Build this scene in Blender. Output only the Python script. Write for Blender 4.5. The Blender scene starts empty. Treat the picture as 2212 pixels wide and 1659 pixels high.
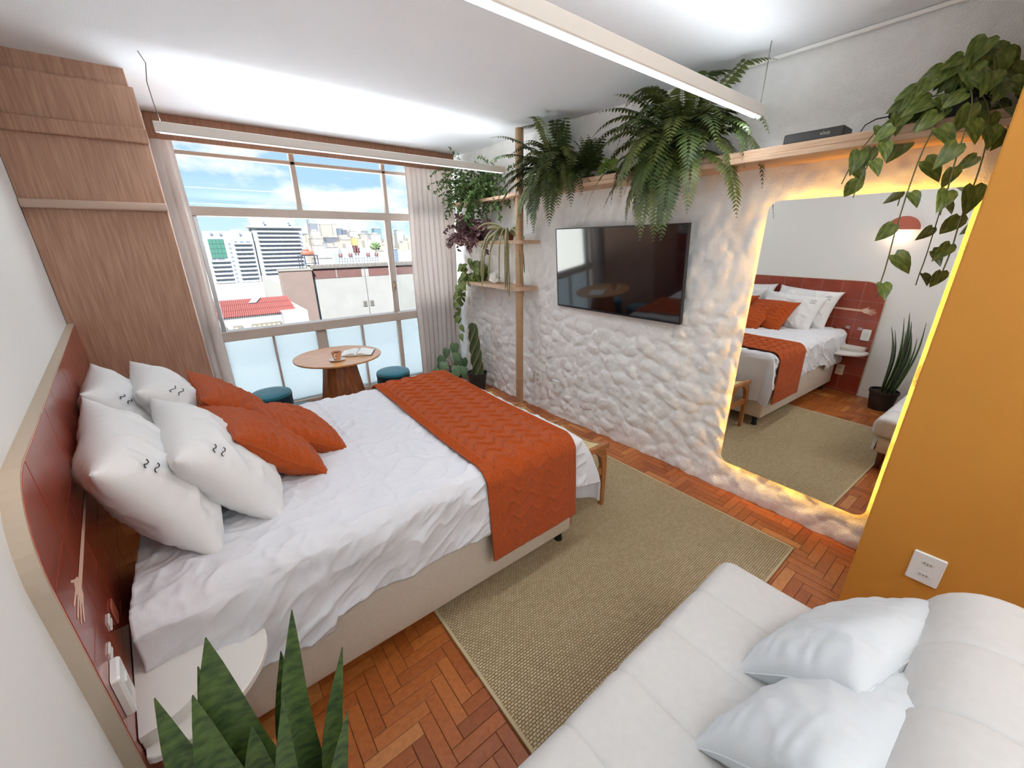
import bpy, bmesh, math, random
import numpy as np
from mathutils import Vector, Matrix, noise

PI = math.pi
sc = bpy.context.scene
COL = sc.collection
rnd = random.Random(11)

# ------------------------------------------------------------------ camera
cd = bpy.data.cameras.new('camera')
cd.sensor_width = 36.0
cd.lens = 851.3 / 2212 * 36.0
cd.clip_start = 0.02
cd.clip_end = 6000
cam = bpy.data.objects.new('camera', cd)
COL.objects.link(cam)
Rr = Vector((0.785534, -0.618769, -0.007878))
Ru = Vector((0.215306, 0.261354, 0.940924))
Rf = Vector((0.580155, 0.740823, -0.338527))
cam.matrix_world = Matrix(((Rr.x, Ru.x, -Rf.x, 0), (Rr.y, Ru.y, -Rf.y, 0), (Rr.z, Ru.z, -Rf.z, 1.65), (0, 0, 0, 1)))
sc.camera = cam

# ------------------------------------------------------------------ view
sc.view_settings.view_transform = 'Standard'
sc.view_settings.look = 'None'
sc.view_settings.exposure = 1.32
sc.view_settings.gamma = 1.0
sc.view_settings.use_curve_mapping = False
sc.cycles.use_denoising = True
sc.cycles.use_adaptive_sampling = True
sc.cycles.adaptive_threshold = 0.09
sc.cycles.max_bounces = 7
sc.cycles.diffuse_bounces = 4
sc.cycles.transparent_max_bounces = 12
sc.cycles.caustics_reflective = False
sc.cycles.caustics_refractive = False
sc.cycles.sample_clamp_indirect = 8.0


def S(r, g, b):
    f = lambda c: (c / 255 / 12.92) if c / 255 <= 0.04045 else ((c / 255 + 0.055) / 1.055) ** 2.4
    return (f(r), f(g), f(b), 1.0)


def X(r, g, b):
    """exterior colours, darkened to offset the strong sun"""
    c = S(r, g, b)
    return tuple(v * 0.108 for v in c[:3]) + (1.0,)


# ------------------------------------------------------------------ sky
SKY_STRENGTH = 0.54
world = bpy.data.worlds.new('sky')
sc.world = world
world.use_nodes = True
nt = world.node_tree
nt.nodes.clear()
wo = nt.nodes.new('ShaderNodeOutputWorld')
bg = nt.nodes.new('ShaderNodeBackground')
tc = nt.nodes.new('ShaderNodeTexCoord')
sep = nt.nodes.new('ShaderNodeSeparateXYZ')
nt.links.new(tc.outputs['Generated'], sep.inputs[0])
ramp = nt.nodes.new('ShaderNodeValToRGB')
ramp.color_ramp.elements[0].position = 0.0
ramp.color_ramp.elements[0].color = S(192, 221, 242)
ramp.color_ramp.elements[1].position = 0.35
ramp.color_ramp.elements[1].color = S(118, 180, 232)
nt.links.new(sep.outputs[2], ramp.inputs[0])
mp = nt.nodes.new('ShaderNodeMapping')
mp.inputs['Scale'].default_value = (1.0, 1.0, 2.1)
mp.inputs['Location'].default_value = (0.31, 0.2, 0.12)
nt.links.new(tc.outputs['Generated'], mp.inputs['Vector'])
n1 = nt.nodes.new('ShaderNodeTexNoise')
n1.inputs['Scale'].default_value = 4.2
n1.inputs['Detail'].default_value = 9
n1.inputs['Roughness'].default_value = 0.58
n1.inputs['Distortion'].default_value = 0.25
nt.links.new(mp.outputs[0], n1.inputs['Vector'])
cr = nt.nodes.new('ShaderNodeValToRGB')
cr.color_ramp.elements[0].position = 0.47
cr.color_ramp.elements[0].color = (0, 0, 0, 1)
cr.color_ramp.elements[1].position = 0.58
cr.color_ramp.elements[1].color = (1, 1, 1, 1)
nt.links.new(n1.outputs['Fac'], cr.inputs[0])
mx = nt.nodes.new('ShaderNodeMix')
mx.data_type = 'RGBA'
nt.links.new(cr.outputs[0], mx.inputs['Factor'])
nt.links.new(ramp.outputs[0], mx.inputs[6])
mx.inputs[7].default_value = (0.90, 0.92, 0.94, 1)
nt.links.new(mx.outputs[2], bg.inputs['Color'])
bg.inputs['Strength'].default_value = SKY_STRENGTH
nt.links.new(bg.outputs[0], wo.inputs[0])

# ------------------------------------------------------------------ sun (high, behind the building: it lights the city, not the room)
sd = bpy.data.lights.new('sun', 'SUN')
sd.energy = 20.0
sd.angle = 0.02
sd.color = (1.0, 0.99, 0.975)
sun = bpy.data.objects.new('sun', sd)
COL.objects.link(sun)
sun.rotation_euler = Vector((0.45, 0.75, -0.95)).to_track_quat('-Z', 'Y').to_euler()

# lamp powers used by the lamps' own builders below
P_BAR = 3.0
P_BAR_UP = 1.6
P_SCONCE = 0.5
E_MIRROR = 13.0
P_FILL = 16.0  # added fill lamp behind the camera

# ------------------------------------------------------------------ materials
MATS = {}


def M(name, col, rough=0.6, metal=0.0, var=None, vscale=8.0, bump=0.0, bscale=40.0, spec=0.5, stretch=None, sheen=0.0,
      col2=None, detail=4, trans=0.0, coat=0.0):
    if name in MATS:
        return MATS[name]
    m = bpy.data.materials.new(name)
    m.use_nodes = True
    t = m.node_tree
    p = t.nodes['Principled BSDF']
    p.inputs['Base Color'].default_value = col
    p.inputs['Roughness'].default_value = rough
    p.inputs['Metallic'].default_value = metal
    p.inputs['Specular IOR Level'].default_value = spec
    if sheen:
        p.inputs['Sheen Weight'].default_value = sheen
    if coat:
        p.inputs['Coat Weight'].default_value = coat
        p.inputs['Coat Roughness'].default_value = 0.08
    if trans:
        p.inputs['Transmission Weight'].default_value = trans
    if var or col2 or bump:
        c = t.nodes.new('ShaderNodeTexCoord')
        mpn = t.nodes.new('ShaderNodeMapping')
        if stretch:
            mpn.inputs['Scale'].default_value = stretch
        t.links.new(c.outputs['Object'], mpn.inputs['Vector'])
        if var or col2:
            n = t.nodes.new('ShaderNodeTexNoise')
            n.inputs['Scale'].default_value = vscale
            n.inputs['Detail'].default_value = detail
            t.links.new(mpn.outputs[0], n.inputs['Vector'])
            r = t.nodes.new('ShaderNodeValToRGB')
            a, b = r.color_ramp.elements
            a.position, b.position = 0.32, 0.68
            if col2:
                a.color, b.color = col, col2
            else:
                a.color = tuple(x * (1 - var) for x in col[:3]) + (1,)
                b.color = tuple(min(1, x * (1 + var)) for x in col[:3]) + (1,)
            t.links.new(n.outputs['Fac'], r.inputs[0])
            t.links.new(r.outputs[0], p.inputs['Base Color'])
        if bump:
            n2 = t.nodes.new('ShaderNodeTexNoise')
            n2.inputs['Scale'].default_value = bscale
            n2.inputs['Detail'].default_value = 4
            t.links.new(mpn.outputs[0], n2.inputs['Vector'])
            bn = t.nodes.new('ShaderNodeBump')
            bn.inputs['Strength'].default_value = bump
            bn.inputs['Distance'].default_value = 0.01
            t.links.new(n2.outputs['Fac'], bn.inputs['Height'])
            t.links.new(bn.outputs[0], p.inputs['Normal'])
    MATS[name] = m
    return m


def emit(name, col, strength):
    if name in MATS:
        return MATS[name]
    m = bpy.data.materials.new(name)
    m.use_nodes = True
    t = m.node_tree
    t.nodes.clear()
    o = t.nodes.new('ShaderNodeOutputMaterial')
    e = t.nodes.new('ShaderNodeEmission')
    e.inputs[0].default_value = col
    e.inputs[1].default_value = strength
    t.links.new(e.outputs[0], o.inputs[0])
    MATS[name] = m
    return m


def clear_glass():
    m = bpy.data.materials.new('clear_glass')
    m.use_nodes = True
    t = m.node_tree
    t.nodes.clear()
    o = t.nodes.new('ShaderNodeOutputMaterial')
    tr = t.nodes.new('ShaderNodeBsdfTransparent')
    tr.inputs[0].default_value = (0.97, 0.985, 0.985, 1)
    g = t.nodes.new('ShaderNodeBsdfGlossy')
    g.inputs['Roughness'].default_value = 0.02
    mix = t.nodes.new('ShaderNodeMixShader')
    mix.inputs[0].default_value = 0.04
    t.links.new(tr.outputs[0], mix.inputs[1])
    t.links.new(g.outputs[0], mix.inputs[2])
    t.links.new(mix.outputs[0], o.inputs[0])
    return m


def frosted_glass():
    m = bpy.data.materials.new('patterned_glass')
    m.use_nodes = True
    t = m.node_tree
    t.nodes.clear()
    o = t.nodes.new('ShaderNodeOutputMaterial')
    tl = t.nodes.new('ShaderNodeBsdfTranslucent')
    c = t.nodes.new('ShaderNodeTexCoord')
    br = t.nodes.new('ShaderNodeTexBrick')
    br.offset = 0.0
    br.inputs['Scale'].default_value = 1.0
    br.inputs['Brick Width'].default_value = 0.011
    br.inputs['Row Height'].default_value = 0.011
    br.inputs['Mortar Size'].default_value = 0.0022
    br.inputs['Mortar Smooth'].default_value = 0.6
    br.inputs['Color1'].default_value = (0.52, 0.53, 0.53, 1)
    br.inputs['Color2'].default_value = (0.49, 0.52, 0.53, 1)
    br.inputs['Mortar'].default_value = (0.34, 0.38, 0.385, 1)
    mpn = t.nodes.new('ShaderNodeMapping')
    mpn.inputs['Rotation'].default_value = (PI / 2, 0, 0)
    t.links.new(c.outputs['Object'], mpn.inputs[0])
    t.links.new(mpn.outputs[0], br.inputs['Vector'])
    t.links.new(br.outputs['Color'], tl.inputs[0])
    g = t.nodes.new('ShaderNodeBsdfGlossy')
    g.inputs['Roughness'].default_value = 0.25
    mix = t.nodes.new('ShaderNodeMixShader')
    mix.inputs[0].default_value = 0.05
    tr = t.nodes.new('ShaderNodeBsdfTransparent')
    tr.inputs[0].default_value = (0.93, 0.97, 0.97, 1)
    mix2 = t.nodes.new('ShaderNodeMixShader')
    mix2.inputs[0].default_value = 0.10
    t.links.new(tl.outputs[0], mix2.inputs[1])
    t.links.new(tr.outputs[0], mix2.inputs[2])
    t.links.new(mix2.outputs[0], mix.inputs[1])
    t.links.new(g.outputs[0], mix.inputs[2])
    t.links.new(mix.outputs[0], o.inputs[0])
    return m


def rug_mat():
    m = bpy.data.materials.new('sisal_weave')
    m.use_nodes = True
    t = m.node_tree
    p = t.nodes['Principled BSDF']
    p.inputs['Roughness'].default_value = 0.95
    p.inputs['Specular IOR Level'].default_value = 0.1
    c = t.nodes.new('ShaderNodeTexCoord')
    br = t.nodes.new('ShaderNodeTexBrick')
    br.inputs['Scale'].default_value = 1.0
    br.inputs['Brick Width'].default_value = 0.0165
    br.inputs['Row Height'].default_value = 0.0105
    br.inputs['Mortar Size'].default_value = 0.0018
    br.inputs['Mortar Smooth'].default_value = 1.0
    br.inputs['Color1'].default_value = S(212, 194, 158)
    br.inputs['Color2'].default_value = S(196, 174, 136)
    br.inputs['Mortar'].default_value = S(128, 104, 76)
    t.links.new(c.outputs['Object'], br.inputs['Vector'])
    t.links.new(br.outputs['Color'], p.inputs['Base Color'])
    inv = t.nodes.new('ShaderNodeMath')
    inv.operation = 'SUBTRACT'
    inv.inputs[0].default_value = 1.0
    t.links.new(br.outputs['Fac'], inv.inputs[1])
    b = t.nodes.new('ShaderNodeBump')
    b.inputs['Strength'].default_value = 0.7
    b.inputs['Distance'].default_value = 0.006
    t.links.new(inv.outputs[0], b.inputs['Height'])
    t.links.new(b.outputs[0], p.inputs['Normal'])
    return m


def facade_mat(name, wall, win, bw, rh, ms):
    m = bpy.data.materials.new(name)
    m.use_nodes = True
    t = m.node_tree
    p = t.nodes['Principled BSDF']
    p.inputs['Roughness'].default_value = 0.8
    c = t.nodes.new('ShaderNodeTexCoord')
    mpn = t.nodes.new('ShaderNodeMapping')
    mpn.inputs['Rotation'].default_value = (PI / 2, 0, 0)
    br = t.nodes.new('ShaderNodeTexBrick')
    br.offset = 0.0
    br.inputs['Scale'].default_value = 1.0
    br.inputs['Brick Width'].default_value = bw
    br.inputs['Row Height'].default_value = rh
    br.inputs['Mortar Size'].default_value = ms
    br.inputs['Mortar Smooth'].default_value = 0.1
    br.inputs['Color1'].default_value = win
    br.inputs['Color2'].default_value = tuple(0.5 * (a + b) for a, b in zip(wall, win))
    br.inputs['Mortar'].default_value = wall
    t.links.new(c.outputs['Object'], mpn.inputs[0])
    t.links.new(mpn.outputs[0], br.inputs['Vector'])
    t.links.new(br.outputs['Color'], p.inputs['Base Color'])
    return m


def linen():
    m = bpy.data.materials.new('curtain_linen')
    m.use_nodes = True
    t = m.node_tree
    p = t.nodes['Principled BSDF']
    p.inputs['Base Color'].default_value = S(226, 216, 210)
    p.inputs['Roughness'].default_value = 0.95
    p.inputs['Specular IOR Level'].default_value = 0.1
    tl = t.nodes.new('ShaderNodeBsdfTranslucent')
    tl.inputs[0].default_value = S(222, 208, 200)
    mix = t.nodes.new('ShaderNodeMixShader')
    mix.inputs[0].default_value = 0.2
    t.links.new(p.outputs[0], mix.inputs[1])
    t.links.new(tl.outputs[0], mix.inputs[2])
    t.links.new(mix.outputs[0], t.nodes['Material Output'].inputs[0])
    return m


GLASS = clear_glass()
FROST = frosted_glass()
WHITE = M('white_paint', S(240, 240, 238), 0.75, bump=0.06, bscale=220)
CEIL = M('ceiling_paint', S(246, 246, 247), 0.85, bump=0.18, bscale=120)
PLASTER = M('lime_plaster', S(250, 247, 243), 0.9, var=0.03, vscale=14, bump=0.5, bscale=160)
OCHRE = M('ochre_paint', S(210, 143, 54), 0.75, var=0.03, vscale=3, bump=0.12, bscale=260)
WOODP = M('cabinet_veneer', S(200, 158, 132), 0.5, col2=S(172, 130, 106), vscale=7, stretch=(14, 14, 0.7), detail=6)
WOODL = M('pale_plywood', S(214, 180, 150), 0.55, col2=S(196, 158, 126), vscale=6, stretch=(8, 1.2, 14))
WOODR = M('rope_wrap', S(206, 168, 130), 0.8, var=0.1, vscale=3, bump=0.9, bscale=6, stretch=(1, 1, 40))
OAK = M('honey_wood', S(186, 124, 72), 0.4, col2=S(158, 98, 52), vscale=7, stretch=(3, 3, 16))
OAK2 = M('table_wood', S(228, 172, 112), 0.28, col2=S(206, 146, 90), vscale=5, stretch=(1.5, 12, 12), coat=0.2)
TABLEBASE = M('table_base_wood', S(176, 106, 58), 0.35, col2=S(138, 78, 40), vscale=6, stretch=(9, 9, 0.8))
TILE = M('terracotta_tile', S(166, 76, 56), 0.2, col2=S(150, 64, 46), vscale=6, coat=0.25)
GROUT = M('pale_grout', S(222, 180, 160), 0.8)
EDGE = M('panel_edge_paint', S(196, 180, 160), 0.7)
MURAL = M('mural_paint', S(236, 196, 172), 0.5)
FRAMEW = M('window_frame_paint', S(206, 192, 180), 0.45, var=0.03)
ALU = M('aluminium', S(200, 202, 204), 0.35, 0.8)
CURT = linen()
LAMPW = M('lamp_housing', S(238, 230, 220), 0.5)
LED = emit('lamp_led', (0.95, 0.97, 1.0, 1), 0.6)
SHEET = M('white_cotton', S(230, 230, 234), 0.9, bump=0.25, bscale=30, spec=0.15)
PCASE = M('pillow_cotton', S(234, 233, 232), 0.9, bump=0.2, bscale=35, spec=0.15)
BOXF = M('bed_base_fabric', S(216, 204, 188), 0.95, var=0.04, vscale=120, bump=0.2, bscale=400, spec=0.1)
KNIT = M('rust_knit', S(188, 84, 34), 0.95, var=0.10, vscale=90, bump=0.5, bscale=420, spec=0.05, sheen=0.15)
BLACK = M('black_plastic', S(24, 24, 26), 0.45)
DARK = M('dark_thread', S(60, 58, 60), 0.8)
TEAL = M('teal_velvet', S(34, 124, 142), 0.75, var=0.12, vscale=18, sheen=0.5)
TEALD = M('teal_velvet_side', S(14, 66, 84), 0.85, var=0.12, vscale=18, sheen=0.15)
CANE = M('cane', S(226, 206, 158), 0.6)
PLATE = M('white_plastic', S(240, 240, 236), 0.35)
SLOT = M('socket_slot', S(70, 66, 62), 0.5)
SCREEN = M('tv_screen', S(12, 11, 17), 0.05, spec=1.0, coat=0.8)
MIRROR = M('mirror_silver', (0.93, 0.93, 0.91, 1), 0.0, 1.0)
LEDY = emit('mirror_led', (1.0, 0.50, 0.06, 1), E_MIRROR)
SOFA = M('sofa_suede', S(216, 214, 211), 0.9, var=0.02, vscale=40, bump=0.08, bscale=300, spec=0.1, sheen=0.1)
SOFAP = M('sofa_pillow_cotton', S(226, 231, 234), 0.9, bump=0.1, bscale=60, spec=0.1)
CERAM = M('peach_ceramic', S(222, 160, 122), 0.35)
SAUCER = M('cream_ceramic', S(236, 222, 204), 0.3)
COFFEE = M('coffee', S(70, 38, 20), 0.2)
PAPER = M('paper', S(238, 238, 234), 0.8)
COVER = M('book_cover', S(92, 96, 92), 0.6)
POT = M('black_pot', S(46, 44, 44), 0.55)
POTT = M('terracotta_pot', S(150, 60, 50), 0.7)
SOIL = M('soil', S(58, 42, 30), 0.95, bump=0.6, bscale=80)
FERN = M('fern_green', S(84, 100, 46), 0.5, col2=S(56, 72, 34), vscale=9)
FERN2 = M('fern_olive', S(106, 114, 50), 0.5, col2=S(74, 84, 38), vscale=9)
LEAF = M('leaf_green', S(84, 116, 54), 0.45, col2=S(52, 80, 36), vscale=14)
LEAFV = M('leaf_variegated', S(70, 96, 40), 0.3, col2=S(142, 152, 78), vscale=2.6, detail=2, stretch=(3, 1, 1))
LEAFG = M('leaf_grey_green', S(120, 152, 112), 0.4, col2=S(84, 116, 80), vscale=2.5, detail=2)
LEAFL = M('leaf_lime', S(136, 166, 52), 0.5, col2=S(96, 134, 40), vscale=12)
PURPLE = M('leaf_purple', S(98, 36, 62), 0.5, col2=S(140, 112, 104), vscale=40)
STEM = M('stem_green', S(112, 112, 70), 0.7)
RAT = M('cactus_grey_green', S(156, 150, 112), 0.8, var=0.2, vscale=60, bump=0.6, bscale=200)
CACT = M('cactus_green', S(78, 92, 54), 0.6, col2=S(58, 74, 42), vscale=10)
RIBM = M('cactus_rib', S(160, 150, 104), 0.7)
SANS = M('sansevieria_green', S(92, 116, 58), 0.4, col2=S(44, 68, 34), vscale=34, stretch=(1.0, 1.0, 2.2), detail=6)
SANSE = M('sansevieria_edge', S(140, 136, 70), 0.5)
CORAL = M('coral_white', S(240, 236, 228), 0.8, bump=0.4, bscale=90)
SCONCE = M('terracotta_shade', S(178, 92, 70), 0.6)
BULB = emit('warm_bulb', (1.0, 0.72, 0.45, 1), 1.2)

# ------------------------------------------------------------------ mesh tools
ORG = {}


class MB:
    def __init__(self):
        self.v, self.f = [], []

    def add(self, vs, fs, mat=None):
        o = len(self.v)
        if mat is not None:
            vs = [mat @ Vector(p) for p in vs]
        self.v += [tuple(p) for p in vs]
        self.f += [tuple(i + o for i in f) for f in fs]
        return self

    def box(self, x0, x1, y0, y1, z0, z1, mat=None):
        vs = [(x, y, z) for z in (z0, z1) for y in (y0, y1) for x in (x0, x1)]
        fs = [(0, 2, 3, 1), (4, 5, 7, 6), (0, 1, 5, 4), (2, 6, 7, 3), (0, 4, 6, 2), (1, 3, 7, 5)]
        return self.add(vs, fs, mat)

    def rbox(self, x0, x1, y0, y1, z0, z1, r=0.01, seg=2, mat=None):
        bm = bmesh.new()
        bmesh.ops.create_cube(bm, size=1.0)
        bmesh.ops.scale(bm, vec=(x1 - x0, y1 - y0, z1 - z0), verts=bm.verts)
        bmesh.ops.translate(bm, vec=((x0 + x1) / 2, (y0 + y1) / 2, (z0 + z1) / 2), verts=bm.verts)
        bmesh.ops.bevel(bm, geom=list(bm.edges), offset=r, segments=seg, profile=0.5, affect='EDGES')
        self.addbm(bm, mat)
        return self

    def addbm(self, bm, mat=None):
        bm.verts.ensure_lookup_table()
        for i, v in enumerate(bm.verts):
            v.index = i
        self.add([v.co.copy() for v in bm.verts], [tuple(v.index for v in f.verts) for f in bm.faces], mat)
        bm.free()

    def lathe(self, prof, cx=0, cy=0, n=32, sx=1, sy=1, mat=None):
        vs, fs = [], []
        for r, z in prof:
            for k in range(n):
                a = 2 * PI * k / n
                vs.append((cx + r * sx * math.cos(a), cy + r * sy * math.sin(a), z))
        for i in range(len(prof) - 1):
            for k in range(n):
                fs.append((i * n + k, i * n + (k + 1) % n, (i + 1) * n + (k + 1) % n, (i + 1) * n + k))
        if prof[0][0] > 1e-5:
            fs.append(tuple(range(n - 1, -1, -1)))
        if prof[-1][0] > 1e-5:
            fs.append(tuple((len(prof) - 1) * n + k for k in range(n)))
        return self.add(vs, fs, mat)

    def tube(self, pts, r, n=8, cap=True):
        pts = [Vector(p) for p in pts]
        rs = r if isinstance(r, (list, tuple)) else [r] * len(pts)
        vs, fs = [], []
        up = Vector((0.13, 0.27, 0.95))
        pa = None
        for i, p in enumerate(pts):
            d = (pts[min(i + 1, len(pts) - 1)] - pts[max(i - 1, 0)])
            d = d.normalized() if d.length > 1e-9 else Vector((0, 0, 1))
            if pa is None:
                a = d.cross(up)
                if a.length < 1e-3:
                    a = d.cross(Vector((1, 0, 0)))
                a.normalize()
            else:
                a = pa - d * pa.dot(d)
                a = a.normalized() if a.length > 1e-6 else pa
            pa = a
            b = d.cross(a)
            for k in range(n):
                t = 2 * PI * k / n
                vs.append(p + (a * math.cos(t) + b * math.sin(t)) * rs[i])
        for i in range(len(pts) - 1):
            for k in range(n):
                fs.append((i * n + k, i * n + (k + 1) % n, (i + 1) * n + (k + 1) % n, (i + 1) * n + k))
        if cap:
            fs.append(tuple(range(n - 1, -1, -1)))
            fs.append(tuple((len(pts) - 1) * n + k for k in range(n)))
        return self.add(vs, fs)

    def prism(self, poly, d0, d1, axis='z', mat=None):
        n = len(poly)
        def P(a, b, d):
            return {'z': (a, b, d), 'x': (d, a, b), 'y': (a, d, b)}[axis]
        vs = [P(a, b, d0) for a, b in poly] + [P(a, b, d1) for a, b in poly]
        fs = [tuple(range(n - 1, -1, -1)), tuple(range(n, 2 * n))] + [(i, (i + 1) % n, n + (i + 1) % n, n + i) for i in range(n)]
        return self.add(vs, fs, mat)

    def grid(self, fn, nu, nv, closed_u=False):
        vs = [fn(i, j) for i in range(nu) for j in range(nv)]
        fs = []
        for i in range(nu if closed_u else nu - 1):
            for j in range(nv - 1):
                a = i * nv + j
                b = ((i + 1) % nu) * nv + j
                fs.append((a, b, b + 1, a + 1))
        return self.add(vs, fs)


def tag(o, label, cat=None, group=None, kind=None):
    if label:
        o['label'] = label
    if cat:
        o['category'] = cat
    if group:
        o['group'] = group
    if kind:
        o['kind'] = kind
    return o


def thing(name, label, cat, loc=(0, 0, 0), group=None, kind=None):
    o = bpy.data.objects.new(name, None)
    o.empty_display_size = 0.05
    COL.objects.link(o)
    o.location = loc
    ORG[o] = Vector(loc)
    return tag(o, label, cat, group, kind)


def obj(name, mb, mat, parent=None, smooth=False, label=None, cat=None, group=None, kind=None):
    me = bpy.data.meshes.new(name)
    if parent is not None:
        o_ = ORG[parent]
    else:
        a = np.array(mb.v)
        lo, hi = a.min(0), a.max(0)
        o_ = Vector(((lo[0] + hi[0]) / 2, (lo[1] + hi[1]) / 2, lo[2]))
    vs = np.array(mb.v, dtype=float) - np.array(o_)
    me.from_pydata(vs.tolist(), [], mb.f)
    me.materials.append(mat)
    if smooth:
        me.polygons.foreach_set('use_smooth', [True] * len(me.polygons))
        if smooth != 'all':
            try:
                me.set_sharp_from_angle(angle=math.radians(38))
            except Exception:
                pass
    o = bpy.data.objects.new(name, me)
    COL.objects.link(o)
    if parent is not None:
        o.parent = parent
        ORG[o] = o_
    else:
        o.location = o_
        ORG[o] = o_
    return tag(o, label, cat, group, kind)


def inst(name, me, parent, matw, mat=None):
    """a part that shares its mesh with others, placed by a world matrix"""
    o = bpy.data.objects.new(name, me)
    COL.objects.link(o)
    if parent is not None:
        o.parent = parent
        m = Matrix.Translation(-ORG[parent]) @ matw
        ORG[o] = ORG[parent]
    else:
        m = matw
    o.matrix_local = m
    return o


def meshof(name, mb, mat, smooth=False):
    me = bpy.data.meshes.new(name)
    me.from_pydata([tuple(p) for p in mb.v], [], mb.f)
    me.materials.append(mat)
    if smooth:
        me.polygons.foreach_set('use_smooth', [True] * len(me.polygons))
    return me


def copy_tree(o, dloc, label=None, parent=None):
    c = o.copy()
    COL.objects.link(c)
    if parent is None:
        c.location = o.location + Vector(dloc)
        ORG[c] = ORG[o] + Vector(dloc)
    else:
        c.parent = parent
        ORG[c] = ORG[parent]
    if label:
        c['label'] = label
    for ch in list(o.children):
        copy_tree(ch, dloc, None, c)
    return c


def struct(name, mb, mat, label=None, parent=None, smooth=False):
    return obj(name, mb, mat, parent, smooth, label=label, kind='structure' if parent is None else None)


def ss(a, b, x):
    t = min(1, max(0, (x - a) / (b - a)))
    return t * t * (3 - 2 * t)


# ================================================================== THE ROOM
CE = 2.55
WX = 2.665            # mean plane of the plaster wall
P0 = Vector((-0.585, 3.31, 0))          # where the tiled panel meets the cabinet
U = Vector((0.108, -0.994, 0)).normalized()   # along the left wall, towards the camera
NW = Vector((0.994, 0.108, 0)).normalized()   # its normal, into the room


def lw(s, z, off=0.0):
    return P0 + U * s + NW * off + Vector((0, 0, z))


# ---- left wall
mb = MB()
a0, a1 = lw(-1.25, 0, -0.03), lw(5.1, 0, -0.03)
b0, b1 = lw(-1.25, 0, -0.18), lw(5.1, 0, -0.18)
mb.prism([(a0.x, a0.y), (a1.x, a1.y), (b1.x, b1.y), (b0.x, b0.y)], -0.02, CE)
struct('wall_left', mb, WHITE, 'smooth white wall behind the tiled headboard panel')

# ---- back wall and ceiling
mb = MB()
mb.box(-0.4, 2.85, -1.75, -1.6, -0.02, CE)
struct('wall_back', mb, WHITE, 'plain white wall at the rear of the room')
mb = MB()
mb.box(-1.0, 2.85, -1.75, 4.62, CE, CE + 0.12)
struct('ceiling', mb, CEIL, 'white painted ceiling')

# ---- ochre divider wall beside the sofa
mb = MB()
mb.rbox(2.08, 2.2, -1.6, 0.16, -0.01, CE, 0.006, 2)
struct('wall_divider', mb, OCHRE, 'ochre painted wall end with a white double socket')


# ---- plaster wall with hand-modelled lumps
def vor(py, pz, seed):
    r = np.random.RandomState(seed)
    ny, nz = int(py.max()) + 4, int(pz.max()) + 4
    jy, jz = r.rand(ny + 2, nz + 2), r.rand(ny + 2, nz + 2)
    hh = r.rand(ny + 2, nz + 2)
    iy, iz = np.floor(py).astype(int), np.floor(pz).astype(int)
    d1 = np.full(py.shape, 9.0)
    hv = np.zeros(py.shape)
    for a in (-1, 0, 1):
        for b in (-1, 0, 1):
            cy, cz = iy + a, iz + b
            dy = cy + jy[cy + 1, cz + 1] - py
            dz = cz + jz[cy + 1, cz + 1] - pz
            d = dy * dy + dz * dz
            m = d < d1
            d1 = np.where(m, d, d1)
            hv = np.where(m, hh[cy + 1, cz + 1], hv)
    return np.sqrt(d1), hv


def vnoise(y, z, f, seed):
    r = np.random.RandomState(seed)
    g = r.rand(400, 400)
    y, z = y * f, z * f
    iy, iz = np.floor(y).astype(int), np.floor(z).astype(int)
    fy, fz = y - iy, z - iz
    fy, fz = fy * fy * (3 - 2 * fy), fz * fz * (3 - 2 * fz)
    G = lambda a, b: g[a % 400, b % 400]
    return (G(iy, iz) * (1 - fy) + G(iy + 1, iz) * fy) * (1 - fz) + (G(iy, iz + 1) * (1 - fy) + G(iy + 1, iz + 1) * fy) * fz


Y0, Y1 = -0.25, 4.5
ny, nz = 430, 232
ys, zs = np.linspace(Y0, Y1, ny), np.linspace(-0.01, CE, nz)
YY, ZZ = np.meshgrid(ys - Y0, zs + 0.01, indexing='ij')
wy = YY + 0.03 * (vnoise(YY, ZZ, 7, 1) - 0.5) + 0.014 * (vnoise(YY, ZZ, 19, 2) - 0.5)
wz = ZZ + 0.03 * (vnoise(YY, ZZ, 7, 3) - 0.5) + 0.014 * (vnoise(YY, ZZ, 19, 4) - 0.5)
dA, hA = vor(wy / 0.088, wz / 0.088, 5)
lumpA = np.clip(1 - dA * dA / 0.75, 0, 1) ** 0.8 * (0.35 + 0.65 * hA)
dB, hB = vor((wy + 0.25 * wz) / 0.075, wz / 0.2, 6)
lumpB = np.clip(1 - dB * dB / 0.6, 0, 1) * (0.2 + 0.8 * hB)
low = 1 - np.clip((ZZ - 1.0) / 0.6, 0, 1)
low = low * low * (3 - 2 * low)
H = 0.028 * lumpA * low + 0.015 * lumpB * (1 - low)
H += 0.009 * vnoise(YY, ZZ, 26, 7) + 0.005 * vnoise(YY, ZZ, 60, 8) * (0.3 + 0.7 * low)
smooth_top = np.clip((ZZ - 2.05) / 0.15, 0, 1) * np.clip((2.9 - YY) / 0.6, 0, 1)
H *= 1 - 0.6 * smooth_top
yy = YY + Y0
base = 0.05 * np.clip((yy - 1.15) / 1.4, 0, 1)
foot = 0.03 * np.exp(-((ZZ - 0.02) / 0.12) ** 2) * np.clip((1.4 - yy) / 0.3, 0, 1)
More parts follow.
